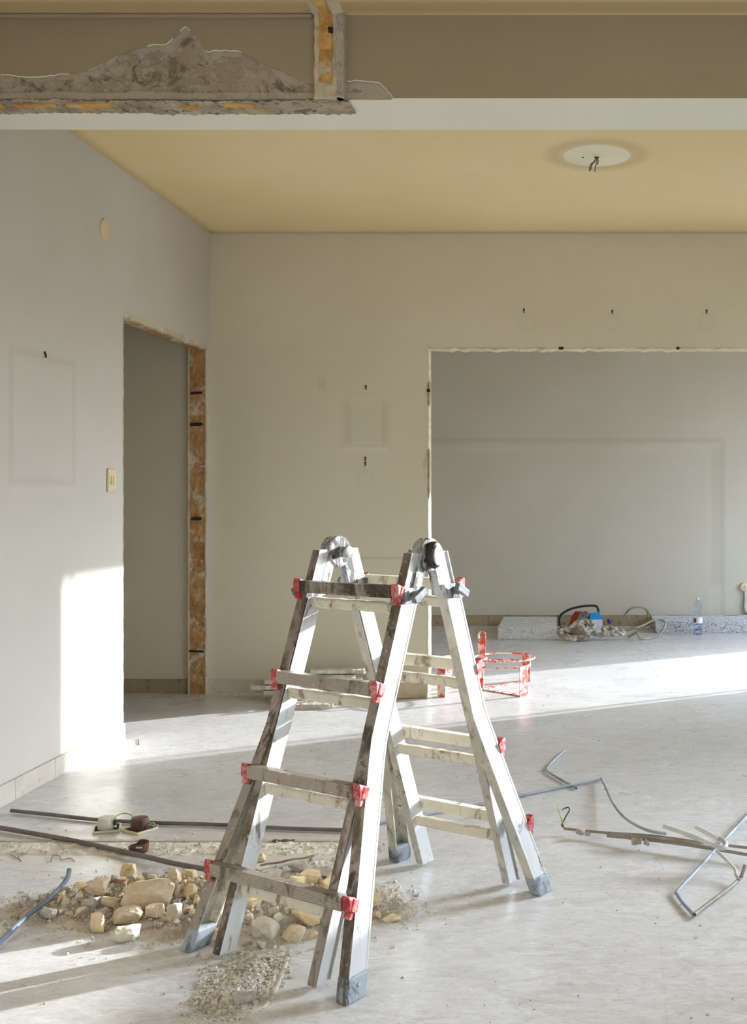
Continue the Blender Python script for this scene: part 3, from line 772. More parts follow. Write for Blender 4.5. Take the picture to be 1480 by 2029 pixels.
# ---------------------------------------------------------------- rubble
MC = [(-1.22, 3.22, 0.32, 0.20, 0.055), (-0.80, 3.22, 0.26, 0.17, 0.055), (-1.45, 3.14, 0.22, 0.12, 0.025), (-0.62, 3.12, 0.14, 0.12, 0.018), (-0.98, 3.05, 0.30, 0.16, 0.030), (-0.80, 2.72, 0.055, 0.16, 0.022), (-0.83, 2.58, 0.05, 0.05, 0.018)]
def mound(x, y):
    z = 0
    for cx, cy, rx, ry, h in MC:
        d = ((x - cx) / rx) ** 2 + ((y - cy) / ry) ** 2
        z = max(z, 0) + h * math.exp(-d * 1.6)
    return max(0.0, z - 0.006)
nx, ny = 210, 170; x0, x1, y0, y1 = -1.85, -0.35, 2.45, 3.62; vs, fs = [], []; keep = {}
for j in range(ny + 1):
    for i in range(nx + 1):
        x = x0 + (x1 - x0) * i / nx; y = y0 + (y1 - y0) * j / ny
        h = mound(x, y); n_ = noise.fractal(Vector((x * 24, y * 24, 2)), 1, 2, 5); n2 = noise.noise(Vector((x * 5, y * 5, 7)))
        kf = min(1.0, h / .010); vs.append((x, y, h * (.72 + .35 * n_) + (0.006 * n_ + .004 * n2) * kf - 0.0015))
for j in range(ny):
    for i in range(nx):
        k = j * (nx + 1) + i; q4 = (k, k + 1, k + nx + 2, k + nx + 1)
        if max(vs[a][2] for a in q4) > 0.0: fs.append(q4)
used = sorted({a for f in fs for a in f}); mp = {a: i for i, a in enumerate(used)}
dust = MB().add([vs[a] for a in used], [tuple(mp[a] for a in f) for f in fs]).build('mortar_dust', M['dust'])
tag(dust, 'low mound of sandy mortar dust under the broken stones', 'dust', kind='stuff')

def rock(name, x, y, zb, a, b, c, rz, seed, mat, npts=16):
    rnd = random.Random(seed); pts = []
    for i in range(npts):
        v = Vector((rnd.gauss(0, 1), rnd.gauss(0, 1), rnd.gauss(0, 1))).normalized()
        v = Vector([math.copysign(abs(t) ** 0.6, t) * .92 for t in v]); pts.append(Vector((v.x * a, v.y * b, v.z * c)) * rnd.uniform(.86, 1.05))
    bm = bmesh.new()
    for p in pts: bm.verts.new(p)
    r_ = bmesh.ops.convex_hull(bm, input=bm.verts)
    junk = [g for g in r_['geom_interior'] + r_['geom_unused'] if isinstance(g, bmesh.types.BMVert)]
    if junk: bmesh.ops.delete(bm, geom=list(set(junk)), context='VERTS')
    bmesh.ops.bevel(bm, geom=bm.edges[:], offset=min(a, b, c) * .07, segments=1, affect='EDGES')
    bmesh.ops.triangulate(bm, faces=bm.faces[:])
    cuts = 2 if max(a, b) > .02 else 1
    bmesh.ops.subdivide_edges(bm, edges=bm.edges[:], cuts=cuts, use_grid_fill=True)
    bm.normal_update(); s_ = max(a, b)
    mz = 0
    for v in bm.verts:
        v.co += v.normal * (noise.fractal(v.co * (1.1 / s_) + Vector((seed, 0, 0)), 1, 2, 5) * s_ * .08 + noise.noise(v.co * (7 / s_)) * s_ * .04)
        mz = min(mz, v.co.z)
    me = bpy.data.meshes.new(name); bm.to_mesh(me); bm.free(); me.materials.append(mat)
    o = bpy.data.objects.new(name, me); COL.objects.link(o)
    o.location = (x, y, zb - mz); o.rotation_euler = (0, 0, rz)
    return o
RK = [  # x, bottom y, width, height (pixels of the photo), tone, label
 (251, 1741, 36, 32, 'y', 'small yellow block topping the back left of the rubble heap'),
 (190, 1785, 54, 38, 't', 'rounded tan stone just left of the biggest stone'),
 (280, 1806, 116, 60, 't', 'biggest tan stone slab in the rubble heap, dusted grey on its right'),
 (174, 1803, 42, 32, 'g', 'grey-tan stone below the rounded tan stone at the heap\'s left'),
 (299, 1752, 48, 26, 'g', 'flat dark grey chunk behind the biggest stone'),
 (340, 1758, 38, 42, 't', 'upright tan stone right of the flat grey chunk'),
 (344, 1778, 26, 26, 't', 'small tan stone under the upright tan stone'),
 (372, 1750, 34, 30, 'y', 'yellow angular block behind the lowest red clip'),
 (371, 1786, 38, 38, 'y', 'yellow stone left of the front left ladder rail'),
 (157, 1817, 30, 20, 't', 'small tan stone between the yellow egg-like stone and loose gravel'),
 (91, 1824, 38, 28, 'g', 'pale grey stone lying alone near the short bent tube'),
 (187, 1853, 44, 48, 'y', 'bright yellow egg-like stone at the heap\'s front left'),
 (214, 1799, 44, 26, 't', 'brownish stone tucked under the left of the biggest stone'),
 (203, 1815, 28, 20, 'g', 'small grey stone behind the bright yellow egg-like stone'),
 (245, 1838, 68, 38, 't', 'broad tan stone below the biggest stone, lying on the sunlit one'),
 (240, 1872, 68, 32, 'w', 'sunlit whitish stone at the very front of the heap'),
 (303, 1824, 44, 32, 't', 'brown stone right of the broad tan stone'),
 (340, 1828, 36, 44, 'w', 'whitish upright shard right of the brown stone'),
 (312, 1838, 22, 14, 'g', 'little grey stone in front of the brown stone'),
 (366, 1814, 28, 20, 't', 'tan wedge beside the whitish upright shard'),
 (514, 1711, 20, 22, 'y', 'yellow round stone at the back edge beside the inner rail'),
 (551, 1729, 20, 18, 'g', 'small grey stone at the back beside the wood splinter'),
 (588, 1731, 54, 20, 'g', 'flat grey flaky stone at the back of the heap between the rails'),
 (540, 1757, 44, 22, 'w', 'pale flat stone behind the lowest front rung'),
 (580, 1768, 52, 30, 'y', 'pale yellow block in the middle between the front rails'),
 (612, 1760, 48, 32, 'y', 'large yellow block behind and right of the pale yellow one'),
 (644, 1770, 40, 28, 'y', 'yellow block touching the front right ladder rail'),
 (501, 1802, 34, 24, 'y', 'yellow stone under the left part of the lowest rung'),
 (540, 1816, 26, 24, 'w', 'small pale stone under the middle of the lowest rung'),
 (566, 1811, 16, 18, 't', 'narrow tan chip under the lowest rung'),
 (519, 1863, 68, 42, 'w', 'large pale grey stone in front between the front rails'),
 (600, 1840, 70, 38, 'y', 'large yellow stone under the right part of the lowest rung'),
 (580, 1870, 50, 36, 't', 'tan rough stone right of the large pale grey stone'),
 (484, 1834, 32, 22, 'w', 'whitish stone beside the front left inner rail'),
 (618, 1863, 24, 20, 'y', 'small yellow stone near the foot of the right inner rail'),
 (513, 1884, 26, 20, 'g', 'grey-tan stone in front of the large pale grey stone'),
 (488, 1878, 22, 16, 'g', 'small grey stone left of the grey-tan stone'),
 (772, 1831, 42, 18, 'y', 'flat yellow chip lying furthest right of the rubble'),
 (748, 1820, 18, 14, 'y', 'small yellow stone right of the front right rail'),
 (424, 1838, 46, 46, 'w', 'sunlit white block seen between the two front left rails'),
 (668, 1874, 22, 30, 't', 'tan stone wedged between the two front right rails'),
 (520, 1906, 34, 12, 'g', 'thin grey slab chip in front of the heap'),
 (490, 1940, 20, 12, 'g', 'small grey stone on the dust trail'),
 (478, 1992, 56, 22, 'g', 'dusty brown-grey lump at the near end of the dust trail'),
 (443, 1990, 24, 14, 't', 'small brown lump beside the dusty lump at the trail\'s end'),
 (616, 1784, 66, 14, 'w', 'thin whitish slab lying right of centre in the heap'),
 (588, 1782, 40, 16, 'w', 'white flat chip behind the lowest rung'),
 (406, 1902, 20, 14, 't', 'small brown stone between the two front left feet'),
 (390, 1898, 14, 12, 'g', 'tiny grey stone beside the front left foot'),
 (440, 1795, 30, 26, 'y', 'yellowish stone behind the front left inner rail'),
 (640, 1808, 36, 24, 'y', 'yellow stone behind the right end of the lowest rung'),
 (455, 1765, 26, 20, 't', 'tan stone behind the lowest rung near its left clip'),
]
SHORT = ['yellow top block', 'rounded tan stone', 'biggest stone', 'grey-tan stone at the left', 'flat dark grey chunk', 'upright tan stone', 'small tan stone under the upright one', 'yellow angular block behind the clip',
 'yellow stone by the front left rail', 'small tan stone at the left front', 'lone pale grey stone', 'bright yellow egg-like stone', 'brownish tucked stone', 'small grey stone behind the egg-like one', 'broad tan stone',
 'sunlit whitish stone', 'brown stone', 'whitish upright shard', 'little grey stone', 'tan wedge', 'yellow round stone at the back', 'small grey stone by the splinter', 'flat grey flaky stone', 'pale flat stone', 'pale yellow middle block',
 'large yellow block', 'yellow block at the front right rail', 'yellow stone under the lowest rung', 'small pale stone under the rung', 'narrow tan chip', 'large pale grey stone', 'large yellow stone under the rung', 'tan rough stone',
 'whitish stone by the inner rail', 'small yellow stone by the inner rail', 'grey-tan front stone', 'small grey front stone', 'flat yellow chip', 'small yellow stone right of the rail', 'sunlit white block', 'wedged tan stone',
 'thin grey slab chip', 'small grey trail stone', 'dusty lump', 'small brown lump', 'thin whitish slab', 'white flat chip', 'small brown stone between the feet', 'tiny grey stone by the foot', 'yellowish stone behind the inner rail',
 'yellow stone behind the rung end', 'tan stone behind the rung']
assert len(SHORT) == len(RK)
placed = []
random.seed(21)
for i, (u, v, w, h, t, lab) in enumerate(RK):
    p = P(u, v, 0.0)
    for _ in range(3): p = P(u, v, mound(p.x, p.y) * .75)
    k = p.y / F; a = w / 2 * k; c = max(h * k * 0.52, 0.008); b = a * random.uniform(.7, .95)
    b = min(b, c * 1.6)
    zb = mound(p.x, p.y + b * .4) * .85 - c * .12
    if v > 1880 or u < 110 or u > 740: zb = max(-0.001, zb)
    o = rock('stone', p.x, p.y + b * .8, max(zb, -0.002), a * 1.03, b, c, random.uniform(-.45, .45), 40 + i, M['rock_' + t], 20 if w > 50 else 13)
    tag(o, lab, 'stone'); placed.append((p.x, p.y + b * .8, max(a, b)))
nf = 0; tries = 0; used_labels = set()
protos = [rock('stone', 0, -50, 0, .014, .012, .010, 0, 900 + i, M['rock_' + 'ytgw'[i % 4]], 14) for i in range(8)]
GRP = [('small stone of the loose left fringe of the rubble heap', 'small stones at the left fringe', -9, -1.22),
       ('small stone filling the left half of the rubble heap', 'small stones in the left half', -1.22, -0.93),
       ('small stone filling the rubble between the front ladder rails', 'small stones between the rails', -0.93, -0.66),
       ('small stone at the right fringe of the rubble heap', 'small stones at the right fringe', -0.66, 9)]
while nf < 225 and tries < 6000:
    tries += 1
    x, y = random.uniform(-1.62, -.48), random.uniform(2.86, 3.42)
    if mound(x, y) < 0.012 + random.random() * .03: continue
    r0 = random.uniform(.007, .017) if random.random() < .72 else random.uniform(.018, .027)
    if any((x - a) ** 2 + (y - b) ** 2 < (c * .75 + r0) ** 2 for a, b, c in placed): continue
    pi_ = random.randrange(8); pr = protos[pi_]; o = pr.copy(); COL.objects.link(o)
    o.location = (x, y, mound(x, y) + r0 * .4); o.rotation_euler = (random.random() * 6, random.random() * 6, random.random() * 6); k = r0 / .014; o.scale = (k, k, k)
    placed.append((x, y, r0)); nf += 1
    order = sorted(range(len(RK)), key=lambda i_: (placed[i_][0] - x) ** 2 + (placed[i_][1] - y) ** 2)
    for bi in order[:9]:
        dx, dy = x - placed[bi][0], y - placed[bi][1]
        side = ('right of' if dx > 0 else 'left of') if abs(dx) > abs(dy) else ('behind' if dy > 0 else 'in front of')
        lab = '%s %s chip %s the %s' % ('tiny' if r0 < .012 else 'small', ('yellow', 'tan', 'grey', 'pale')[pi_ % 4], side, SHORT[bi])
        if lab not in used_labels: break
    used_labels.add(lab)
    for _l, g, a, b in GRP:
        if a <= x < b: tag(o, lab, 'stone', g)
for pr in protos: bpy.data.objects.remove(pr)

random.seed(33); m = MB(); n_g = 0
def chipv(x, y, z, s_):
    R = Matrix.Rotation(random.random() * 6.28, 3, 'Z') @ Matrix.Rotation(random.random() * 6.28, 3, 'X')
    vs = [R @ Vector((a * s_ * random.uniform(.5, 1.1), b * s_ * random.uniform(.5, 1.1), c * s_ * random.uniform(.4, .9))) + Vector((x, y, z)) for a in (-1, 1) for b in (-1, 1) for c in (-1, 1)]
    m.add(vs, [(0, 1, 3, 2), (4, 6, 7, 5), (0, 4, 5, 1), (2, 3, 7, 6), (0, 2, 6, 4), (1, 5, 7, 3)], 0 if random.random() < (.97 if y < 2.9 else .85) else (1 if random.random() < .4 else 2))
while n_g < 11000:
    c = random.choice(MC + [(-0.81, 2.62, 0.07, 0.14, 0), (-0.83, 2.72, .08, .12, 0)]); x = random.gauss(c[0], c[2] * .62); y = random.gauss(c[1], c[3] * .62)
    if not (-1.9 < x < -.33 and 2.44 < y < 3.6): continue
    r0 = 0.0011 + (0.0036 if random.random() < .93 else .006) * random.random() ** 3; hgt = mound(x, y)
    chipv(x, y, hgt + r0 * .5 if hgt > .004 else max(r0 * .5, hgt), r0); n_g += 1
for _ in range(260):                                      # crumbs on the wall scar
    x = random.uniform(XL + .05, -.62); y = random.gauss(3.68, .05); chipv(x, y, .007, .0015 + .003 * random.random() ** 2)
tag(m.build('gravel', [M['gravel'], M['rock_y'], M['rock_w']]), 'scattered gravel and mortar crumbs around the stones', 'gravel', kind='stuff')
m = MB(); random.seed(5)
for _ in range(420):                                      # specks over the whole floor
    y = 2.45 + 4.2 * random.random() ** 1.3; x = random.uniform(XL + .1, 1.2)
    if x * F / y + U0 > 1500: continue
    chipv(x, y, .0008, .0012 + .0025 * random.random() ** 4)
tag(m.build('debris_specks', [M['mortar'], M['rock_t'], M['wood']]), 'tiny specks of debris strewn over the whole floor', 'debris', kind='stuff')

def stick(name, pts, w, t, mat, label, cat):
    m = MB(); pts = [Vector(p) for p in pts]
    d = (pts[-1] - pts[0]).normalized(); A = d.cross(Vector((0, 0, 1))).normalized(); B = A.cross(d)
    n = 9; ring = [pts[0].lerp(pts[-1], i / (n - 1)) + B * .0015 * math.sin(i * 1.7) for i in range(n)]
    m.sweep([(-w, -t), (w, -t * .7), (w * .8, t), (-w * .9, t * .8)], ring, A, B)
    return tag(m.build(name, mat, bevel=.0008), label, cat)
stick('wood_splinter', [P(516, 1715, .02), P(622, 1696, .012)], .005, .003, M['wood'], 'long thin brown wood splinter at the back of the rubble', 'wood')
stick('wood_splinter', [P(500, 1722, .05), P(532, 1738, .045)], .006, .004, M['wood'], 'short reddish brown splinter beside the left inner rail', 'wood')
stick('wood_splinter', [P(497, 1748, .06), P(560, 1765, .05)], .006, .003, M['wood'], 'brown wood splinter resting behind the lowest front rung', 'wood')
stick('wood_splinter', [P(628, 1734, .04), P(655, 1742, .035)], .006, .003, M['wood'], 'small brown splinter near the front right inner rail', 'wood')
stick('wood_splinter', [P(203, 1745, .075), P(246, 1747, .075)], .010, .003, M['wood'], 'flat brown chip on the stones left of the yellow top block', 'wood')
stick('metal_pin', [P(540, 1666, .005), P(584, 1665, .005)], .005, .004, M['tube_dark'], 'short dark metal pin on the floor behind the ladder rails', 'pin')
stick('wood_sliver', [P(274, 1465, .002), P(275, 1476, .002)], .003, .001, M['wood'], 'tiny brown sliver on the floor beside the door opening', 'wood')

# ---------------------------------------------------------------- conduits on the floor
def conduit(name, pts, r, mat, label, sm=6, extra=None, cat='conduit', seg=10):
    q = [P(*p) for p in pts]
    m = MB(); m.tube(q, r, seg, smooth_n=sm, hollow=2)
    return tag(m.build(name, [mat, M['dark_hole']], smooth=True), label, cat)
conduit('conduit', [(22, 1606, .011), (100, 1614, .010), (190, 1624, .009), (300, 1630, .009), (430, 1634, .009), (560, 1641, .009), (690, 1645, .009)], .0072, M['tube_dark'], 'dark conduit lying across the floor behind the two flush boxes')
conduit('conduit', [(-60, 1628, .012), (0, 1640, .012), (140, 1665, .012), (290, 1698, .016), (350, 1712, .020), (440, 1728, .035), (480, 1735, .035)], .0085, M['tube_dark'], 'dark conduit running from the left edge into the back of the rubble')
conduit('conduit', [(-30, 1890, .012), (0, 1866, .012), (50, 1818, .022), (95, 1783, .040), (122, 1756, .048), (134, 1738, .052), (137, 1724, .056)], .0072, M['tube_slate'], 'short bent blue-grey tube left of the rubble heap')
conduit('conduit', [(748, 1632, .009), (850, 1612, .009), (960, 1592, .009), (1080, 1566, .009), (1190, 1545, .011)], 0.0056, M['tube_blue'], 'straight blue-grey conduit running behind the ladder to the tangle')
conduit('conduit', [(1191, 1543, .022), (1200, 1560, .030), (1215, 1592, .045), (1240, 1622, .06), (1280, 1644, .06), (1320, 1652, .05)], 0.0053, M['tube_grey'], 'curved grey conduit arching down to the tangle')
conduit('conduit', [(1118, 1487, .008), (1090, 1514, .008), (1084, 1526, .008), (1096, 1536, .008), (1142, 1562, .008)], 0.0050, M['tube_blue'], 'small kinked grey conduit behind the straight blue-grey one', sm=3)
c1 = conduit('conduit', [(1118, 1642, .022), (1200, 1650, .03), (1290, 1656, .040), (1380, 1668, .045), (1500, 1682, .04)], 0.0050, M['tube_brown'], 'long grey conduit with a mortar lump and bare wires at its end')
c2 = conduit('conduit', [(1203, 1656, .025), (1300, 1666, .03), (1400, 1680, .03), (1500, 1697, .03)], 0.0056, M['tube_brown'], 'lower long grey conduit with clinging mortar')
conduit('conduit', [(1210, 1654, .042), (1290, 1659, .05), (1365, 1670, .045), (1430, 1686, .03)], 0.0046, M['tube_brown'], 'grey conduit squeezed between the two long ones')
conduit('conduit', [(1314, 1636, .13), (1360, 1652, .11), (1410, 1673, .09), (1432, 1680, .085), (1438, 1672, .09), (1428, 1662, .095), (1416, 1655, .10)], 0.0083, M['tube_white'], 'thick pale pipe with a tight elbow on top of the tangle', sm=5)
conduit('conduit', [(1378, 1638, .12), (1400, 1650, .108), (1424, 1662, .096)], 0.0076, M['tube_white'], 'short pale cream pipe joining the elbow')
conduit('conduit', [(1500, 1596, .02), (1470, 1628, .03), (1440, 1660, .045), (1400, 1703, .045), (1368, 1738, .03), (1342, 1766, .014), (1342, 1772, .011), (1352, 1788, .010), (1374, 1812, .010)], 0.0056, M['tube_blue'], 'blue-grey conduit bent into a hook at the front of the tangle', sm=4)
conduit('conduit', [(1376, 1812, .012), (1410, 1786, .014), (1445, 1760, .016), (1466, 1741, .018), (1470, 1733, .03), (1476, 1714, .06)], 0.0059, M['tube_brown'], 'brown-grey conduit with an upturned end nearest the frame edge', sm=3)
conduit('conduit', [(1420, 1686, .055), (1438, 1703, .05), (1456, 1722, .035), (1458, 1732, .028), (1464, 1744, .02)], 0.0050, M['tube_white'], 'thin spotted pale pipe hanging down inside the hook', sm=3)
def cuff(pa, pb, r, par, mat=None):
    m = MB(); m.tube([P(*pa), P(*pb)], r, 14); o = m.build('coupling', mat or M['tube_white'], smooth=True); o.parent = par; return o
def lump(pts, par, label, r):
    for i, (u, v, h, k) in enumerate(pts):
        p = P(u, v, h); o = rock('mortar_lump', p.x, p.y, p.z - r * k * .7, r * k * 1.2, r * k * .8, r * k * .9, i, 300 + int(u) + i, M['mortar'], 14)
        o.parent = par; o['label'] = label
lump([(1149, 1647, .028, 1.0), (1165, 1653, .018, .55)], c1, 'pale mortar lump', .021)
lump([(1262, 1666, .028, .95), (1284, 1668, .028, .8)], c2, 'brownish mortar lump', .021)
for pts, mt, nm in (([(1118, 1641, .022), (1116, 1634, .037), (1112, 1622, .062), (1107, 1606, .09), (1106, 1597, .10)], 'yellow_wire', 'yellow green wire'),
                    ([(1118, 1641, .022), (1114, 1634, .037), (1121, 1618, .07), (1128, 1606, .09), (1126, 1600, .098), (1118, 1602, .095), (1114, 1605, .092)], 'black', 'black wire'),
                    ([(1120, 1642, .022), (1112, 1636, .03), (1114, 1630, .04)], 'tube_blue', None)):
    m = MB(); m.tube([P(*p) for p in pts], .0022, 6, smooth_n=5); o = m.build('wire', M[mt], c1, smooth=True)
    if nm: o['label'] = nm

# ---------------------------------------------------------------- electrical flush boxes
def flush_box(u, v, rz, body, label, wire):
    p = P(u, v, 0); e = empty('flush_box', p, rz, label=label, cat='electrical box')
    m = MB()
    for sx in (-1, 1):
        m.box((sx * .043, 0, .005), (.006, .086, .008)); m.box((0, sx * .043, .005), (.086, .006, .008))
    m.build('plate_rim', M['ivory'], e, bevel=.001)
    MB().box((0, 0, .004), (.080, .080, .003)).build('plate', M['plate_dark'], e)
    m = MB(); m.lathe([(.031, .006), (.032, .010), (.030, .040), (.027, .046), (.018, .048)], (0, 0, 0), 22)
    m.build('box_body', M[body], e, smooth=True)
    m = MB()
    for a in (0.3, 1.8): m.lathe([(.004, 0), (.004, .006)], (.034 * math.cos(a - 1), .034 * math.sin(a - 1), .008), 8)
    m.box((.026, -.018, .030), (.014, .012, .022), Matrix.Rotation(-.6, 3, 'Z'))
    m.build('terminal', M['black'], e, bevel=.001)
    return e
fb = flush_box(212, 1644, .35, 'white_plastic', 'white flush box upside down on its ivory-rimmed plate', 1)
fb2 = flush_box(277, 1645, -.55, 'brown_plastic', 'brown-bodied flush box beside the white one on a plate', 1)
a_, b_ = P(212, 1644), P(277, 1645)
def rel(par, p):
    mat = Matrix.Translation(Vector(par.location)) @ Matrix.Rotation(par.rotation_euler.z, 4, 'Z'); return mat.inverted() @ Vector(p)
m = MB(); m.tube([rel(fb, a_ + Vector(q)) for q in ((.028, -.018, .035), (.036, -.01, .05), (.055, 0, .058), (.08, 0, .056), (.10, 0, .04))], .0022, 6, smooth_n=5)
o = m.build('wire', M['yellow_wire'], fb, smooth=True)
m = MB(); m.tube([rel(fb2, b_ + Vector(q)) for q in ((.03, .0, .03), (.045, -.005, .026), (.052, -.008, .03), (.06, -.01, .022))], .0025, 6, smooth_n=4)
m.build('wire', M['yellow_wire'], fb2, smooth=True)
m = MB(); m.tube([rel(fb2, b_ + Vector(q)) for q in ((.028, -.01, .02), (.045, -.015, .012), (.06, -.008, .018), (.068, -.01, .022))], .003, 6, smooth_n=4)
m.build('wire', M['blue_wire'], fb2, smooth=True)
e = P(275, 1690); m = MB()
m.lathe([(.024, 0), (.031, .006), (.033, .034), (.030, .034), (.028, .008), (.012, .006)], e + Vector((0, 0, .002)), 20)
for i, v in enumerate(m.v): m.v[i] = (v[0], v[1], v[2] - (.012 if v[0] < e.x - .01 and v[2] > .02 else 0))
eb = m.build('broken_box', M['brown_plastic'], smooth=True); tag(eb, 'broken dark brown box cup behind the front conduit', 'electrical box')
o = MB().bb(e.x + .004, e.x + .024, e.y - .0345, e.y - .032, .026, .031).build('pale_edge', M['white_plastic'], eb)

# thin loose wires on the floor at the left
for pts, lab in (([(22, 1694, .003), (34, 1700, .003), (42, 1706, .004), (36, 1698, .003), (52, 1690, .003), (58, 1682, .003)], 'thin curled wire near the left wall end of the scar'),
                 ([(100, 1708, .003), (104, 1696, .004), (116, 1695, .004), (122, 1704, .003), (138, 1700, .003), (148, 1707, .003)], 'thin wavy wire above the rubble heap')):
    m = MB(); m.tube([P(*p) for p in pts], .0012, 5, smooth_n=5); tag(m.build('loose_wire', M['tube_dark'], smooth=True), lab, 'wire')

# ---------------------------------------------------------------- bucket carrier, boards, stone by the back wall
CX, CY = -0.555, 6.72
bc = empty('bucket_carrier', (CX, CY, 0), 0, label='chipped red iron carrier with four rings and an eyelet handle', cat='carrier')
dirs = [(Vector((-.66, -.75, 0)), .375), (Vector((.75, -.66, 0)), .36), (Vector((.66, .75, 0)), .40), (Vector((-.75, .66, 0)), .33)]
ZT = .175
for d, L in dirs:
    d = d.normalized(); n_ = Vector((-d.y, d.x, 0)); ri = L / 2 - .01
    m = MB(); c = d * (L / 2) + Vector((0, 0, ZT))
    if d.x < 0: ri = .145
    m.tube([c + Vector((math.cos(t * math.pi / 18) * ri, math.sin(t * math.pi / 18) * ri, 0)) for t in range(37)], .0055, 8)
    m.build('ring', M['red_metal'], bc, smooth=True)
    foot = d * (L / 2 + ri) if d.x < 0 else d * L
    m = MB(); R = Matrix.Rotation(math.atan2(d.y, d.x), 3, 'Z')
    m.box(foot + Vector((0, 0, ZT / 2 + .003)), (.005, .068, ZT + .004), R)
    m.build('strap_leg', M['red_metal'], bc, bevel=.001)
    m = MB(); m.box(foot / 2 + Vector((0, 0, .004)), (foot.length, .035, .005), R)
    m.build('foot_bar', M['board'] if d.x < 0 else M['red_metal'], bc, bevel=.001)
m = MB(); m.lathe([(.034, .002), (.034, .010), (.018, .012)], (0, 0, 0), 20); m.build('base_disc', M['red_metal'], bc)
m = MB(); m.box((0, 0, .115), (.026, .026, .21)); m.box((0, 0, ZT + .002), (.10, .05, .008)); m.build('stem', M['red_metal'], bc, bevel=.003)
m = MB(); o = 0; N = 20                                    # flat handle with an eyelet
outer = [Vector((math.cos(math.pi * k / N) * .026, 0, .335 + math.sin(math.pi * k / N) * .026)) for k in range(N + 1)] + [Vector((-.021, 0, .20)), Vector((.021, 0, .20))]
inner = []
for p in outer:
    if p.z >= .335: inner.append(Vector((p.x * .5, 0, .335 + (p.z - .335) * .5)))
    else: inner.append(Vector((p.x * .6, 0, .322)))
k = len(outer); t_ = Vector((0, .005, 0))
vs = [p - t_ for p in outer] + [p - t_ for p in inner] + [p + t_ for p in outer] + [p + t_ for p in inner]; fs = []
for i in range(k):
    j = (i + 1) % k
    fs += [(i, j, k + j, k + i), (2 * k + i, 3 * k + i, 3 * k + j, 2 * k + j), (i, 2 * k + i, 2 * k + j, j), (k + i, k + j, 3 * k + j, 3 * k + i)]
m.add(vs, fs); m.build('eyelet_handle', M['red_metal'], bc)

BD = [  # x0, x1, bottom y, height of the underside, thickness, depth, label
 (539, 655, 1405, 0.0, .030, .10, 'lowest front plaster strip of the broken stack'),
 (531, 688, 1397, 0.0, .030, .11, 'plaster strip just behind the front strip of the stack'),
 (515, 700, 1389, 0.033, .028, .10, 'wide plaster strip lying across the front of the stack'),
 (488, 690, 1384, 0.064, .028, .12, 'longest strip, poking furthest left from the stack'),
 (517, 712, 1372, 0.095, .028, .11, 'upper grey plaster strip of the broken stack'),
 (608, 700, 1366, 0.126, .026, .09, 'short strip near the top of the broken stack'),
 (611, 724, 1357, 0.155, .026, .07, 'topmost pale strip of the broken stack'),
]
random.seed(77)
for i, (u0, u1, v, h, t, dp, lab) in enumerate(BD):
    a, b = P(u0, v + 0.0, h * 0), P(u1, v, 0)
    y = min(a.y, 6.33 + .005 * i); xa, xb = (u0 - U0) / F * y, (u1 - U0) / F * y
    n = 26; m = MB(); vs = []; amp = .010
    for k in range(n + 1):
        x = xa + (xb - xa) * k / n
        w0 = noise.fractal(Vector((x * 18, i * 5, 0)), 1, 2, 3) * amp; w1 = noise.fractal(Vector((x * 18, i * 5, 9)), 1, 2, 3) * amp
        sk = (0.02 if k == 0 else 0) + (0.015 if k == n else 0)
        vs += [(x + sk * .5, y + w0 + sk, h), (x, y + dp + w1 - sk, h), (x, y + dp + w1 - sk, h + t), (x + sk * .5, y + w0 + sk, h + t * .85 + .003 * noise.noise(Vector((x * 40, i, 0))))]
    fs = []
    for k in range(n):
        for q in range(4):
            r_ = (q + 1) % 4; fs.append((4 * k + q, 4 * k + r_, 4 * k + 4 + r_, 4 * k + 4 + q))
    fs += [(0, 1, 2, 3), (4 * n + 3, 4 * n + 2, 4 * n + 1, 4 * n)]
    tag(m.add(vs, fs).build('plaster_strip', M['board'], bevel=.002), lab, 'plaster board', 'broken plaster strips by the back wall')
a, b = P(722, 1389), P(838, 1383)
m = MB(); d = (b - a); R = Matrix.Rotation(math.atan2(d.y, d.x), 3, 'Z')
m.box((a + b) / 2 + Vector((.01, .06, .05)), (d.length, .11, .096), R)
tag(m.build('stone_block', M['stone_beige'], bevel=.004), 'beige stone kerb block on the floor between ladder and back wall', 'stone block')

# ---------------------------------------------------------------- far room
def slab(name, x0, x1, y0, y1, h, mat, label, seed):
    nx_, ny_ = int((x1 - x0) / .02), 24; bm = bmesh.new()
    bmesh.ops.create_cube(bm, size=1)
    bmesh.ops.scale(bm, vec=(x1 - x0, y1 - y0, h), verts=bm.verts); bmesh.ops.translate(bm, vec=((x0 + x1) / 2, (y0 + y1) / 2, h / 2 + .001), verts=bm.verts)
    bmesh.ops.subdivide_edges(bm, edges=bm.edges[:], cuts=22, use_grid_fill=True); bm.normal_update()
    for v in bm.verts:
        if v.co.z > .004: v.co += v.normal * noise.fractal(v.co * 30 + Vector((seed, 0, 0)), 1, 2, 3) * .006
    me = bpy.data.meshes.new(name); bm.to_mesh(me); bm.free(); me.materials.append(mat)
    o = bpy.data.objects.new(name, me); COL.objects.link(o); return tag(o, label, 'slab')
slab('wood_wool_slab', -.612, -.135, 9.03, 9.85, .10, M['slab_pale'], 'short pale wood-wool slab lying left of the rope', 1)
slab('wood_wool_slab', .735, 2.1, 9.46, 9.95, .10, M['slab_dark'], 'long coarse speckled slab behind the plastic bottle', 2)
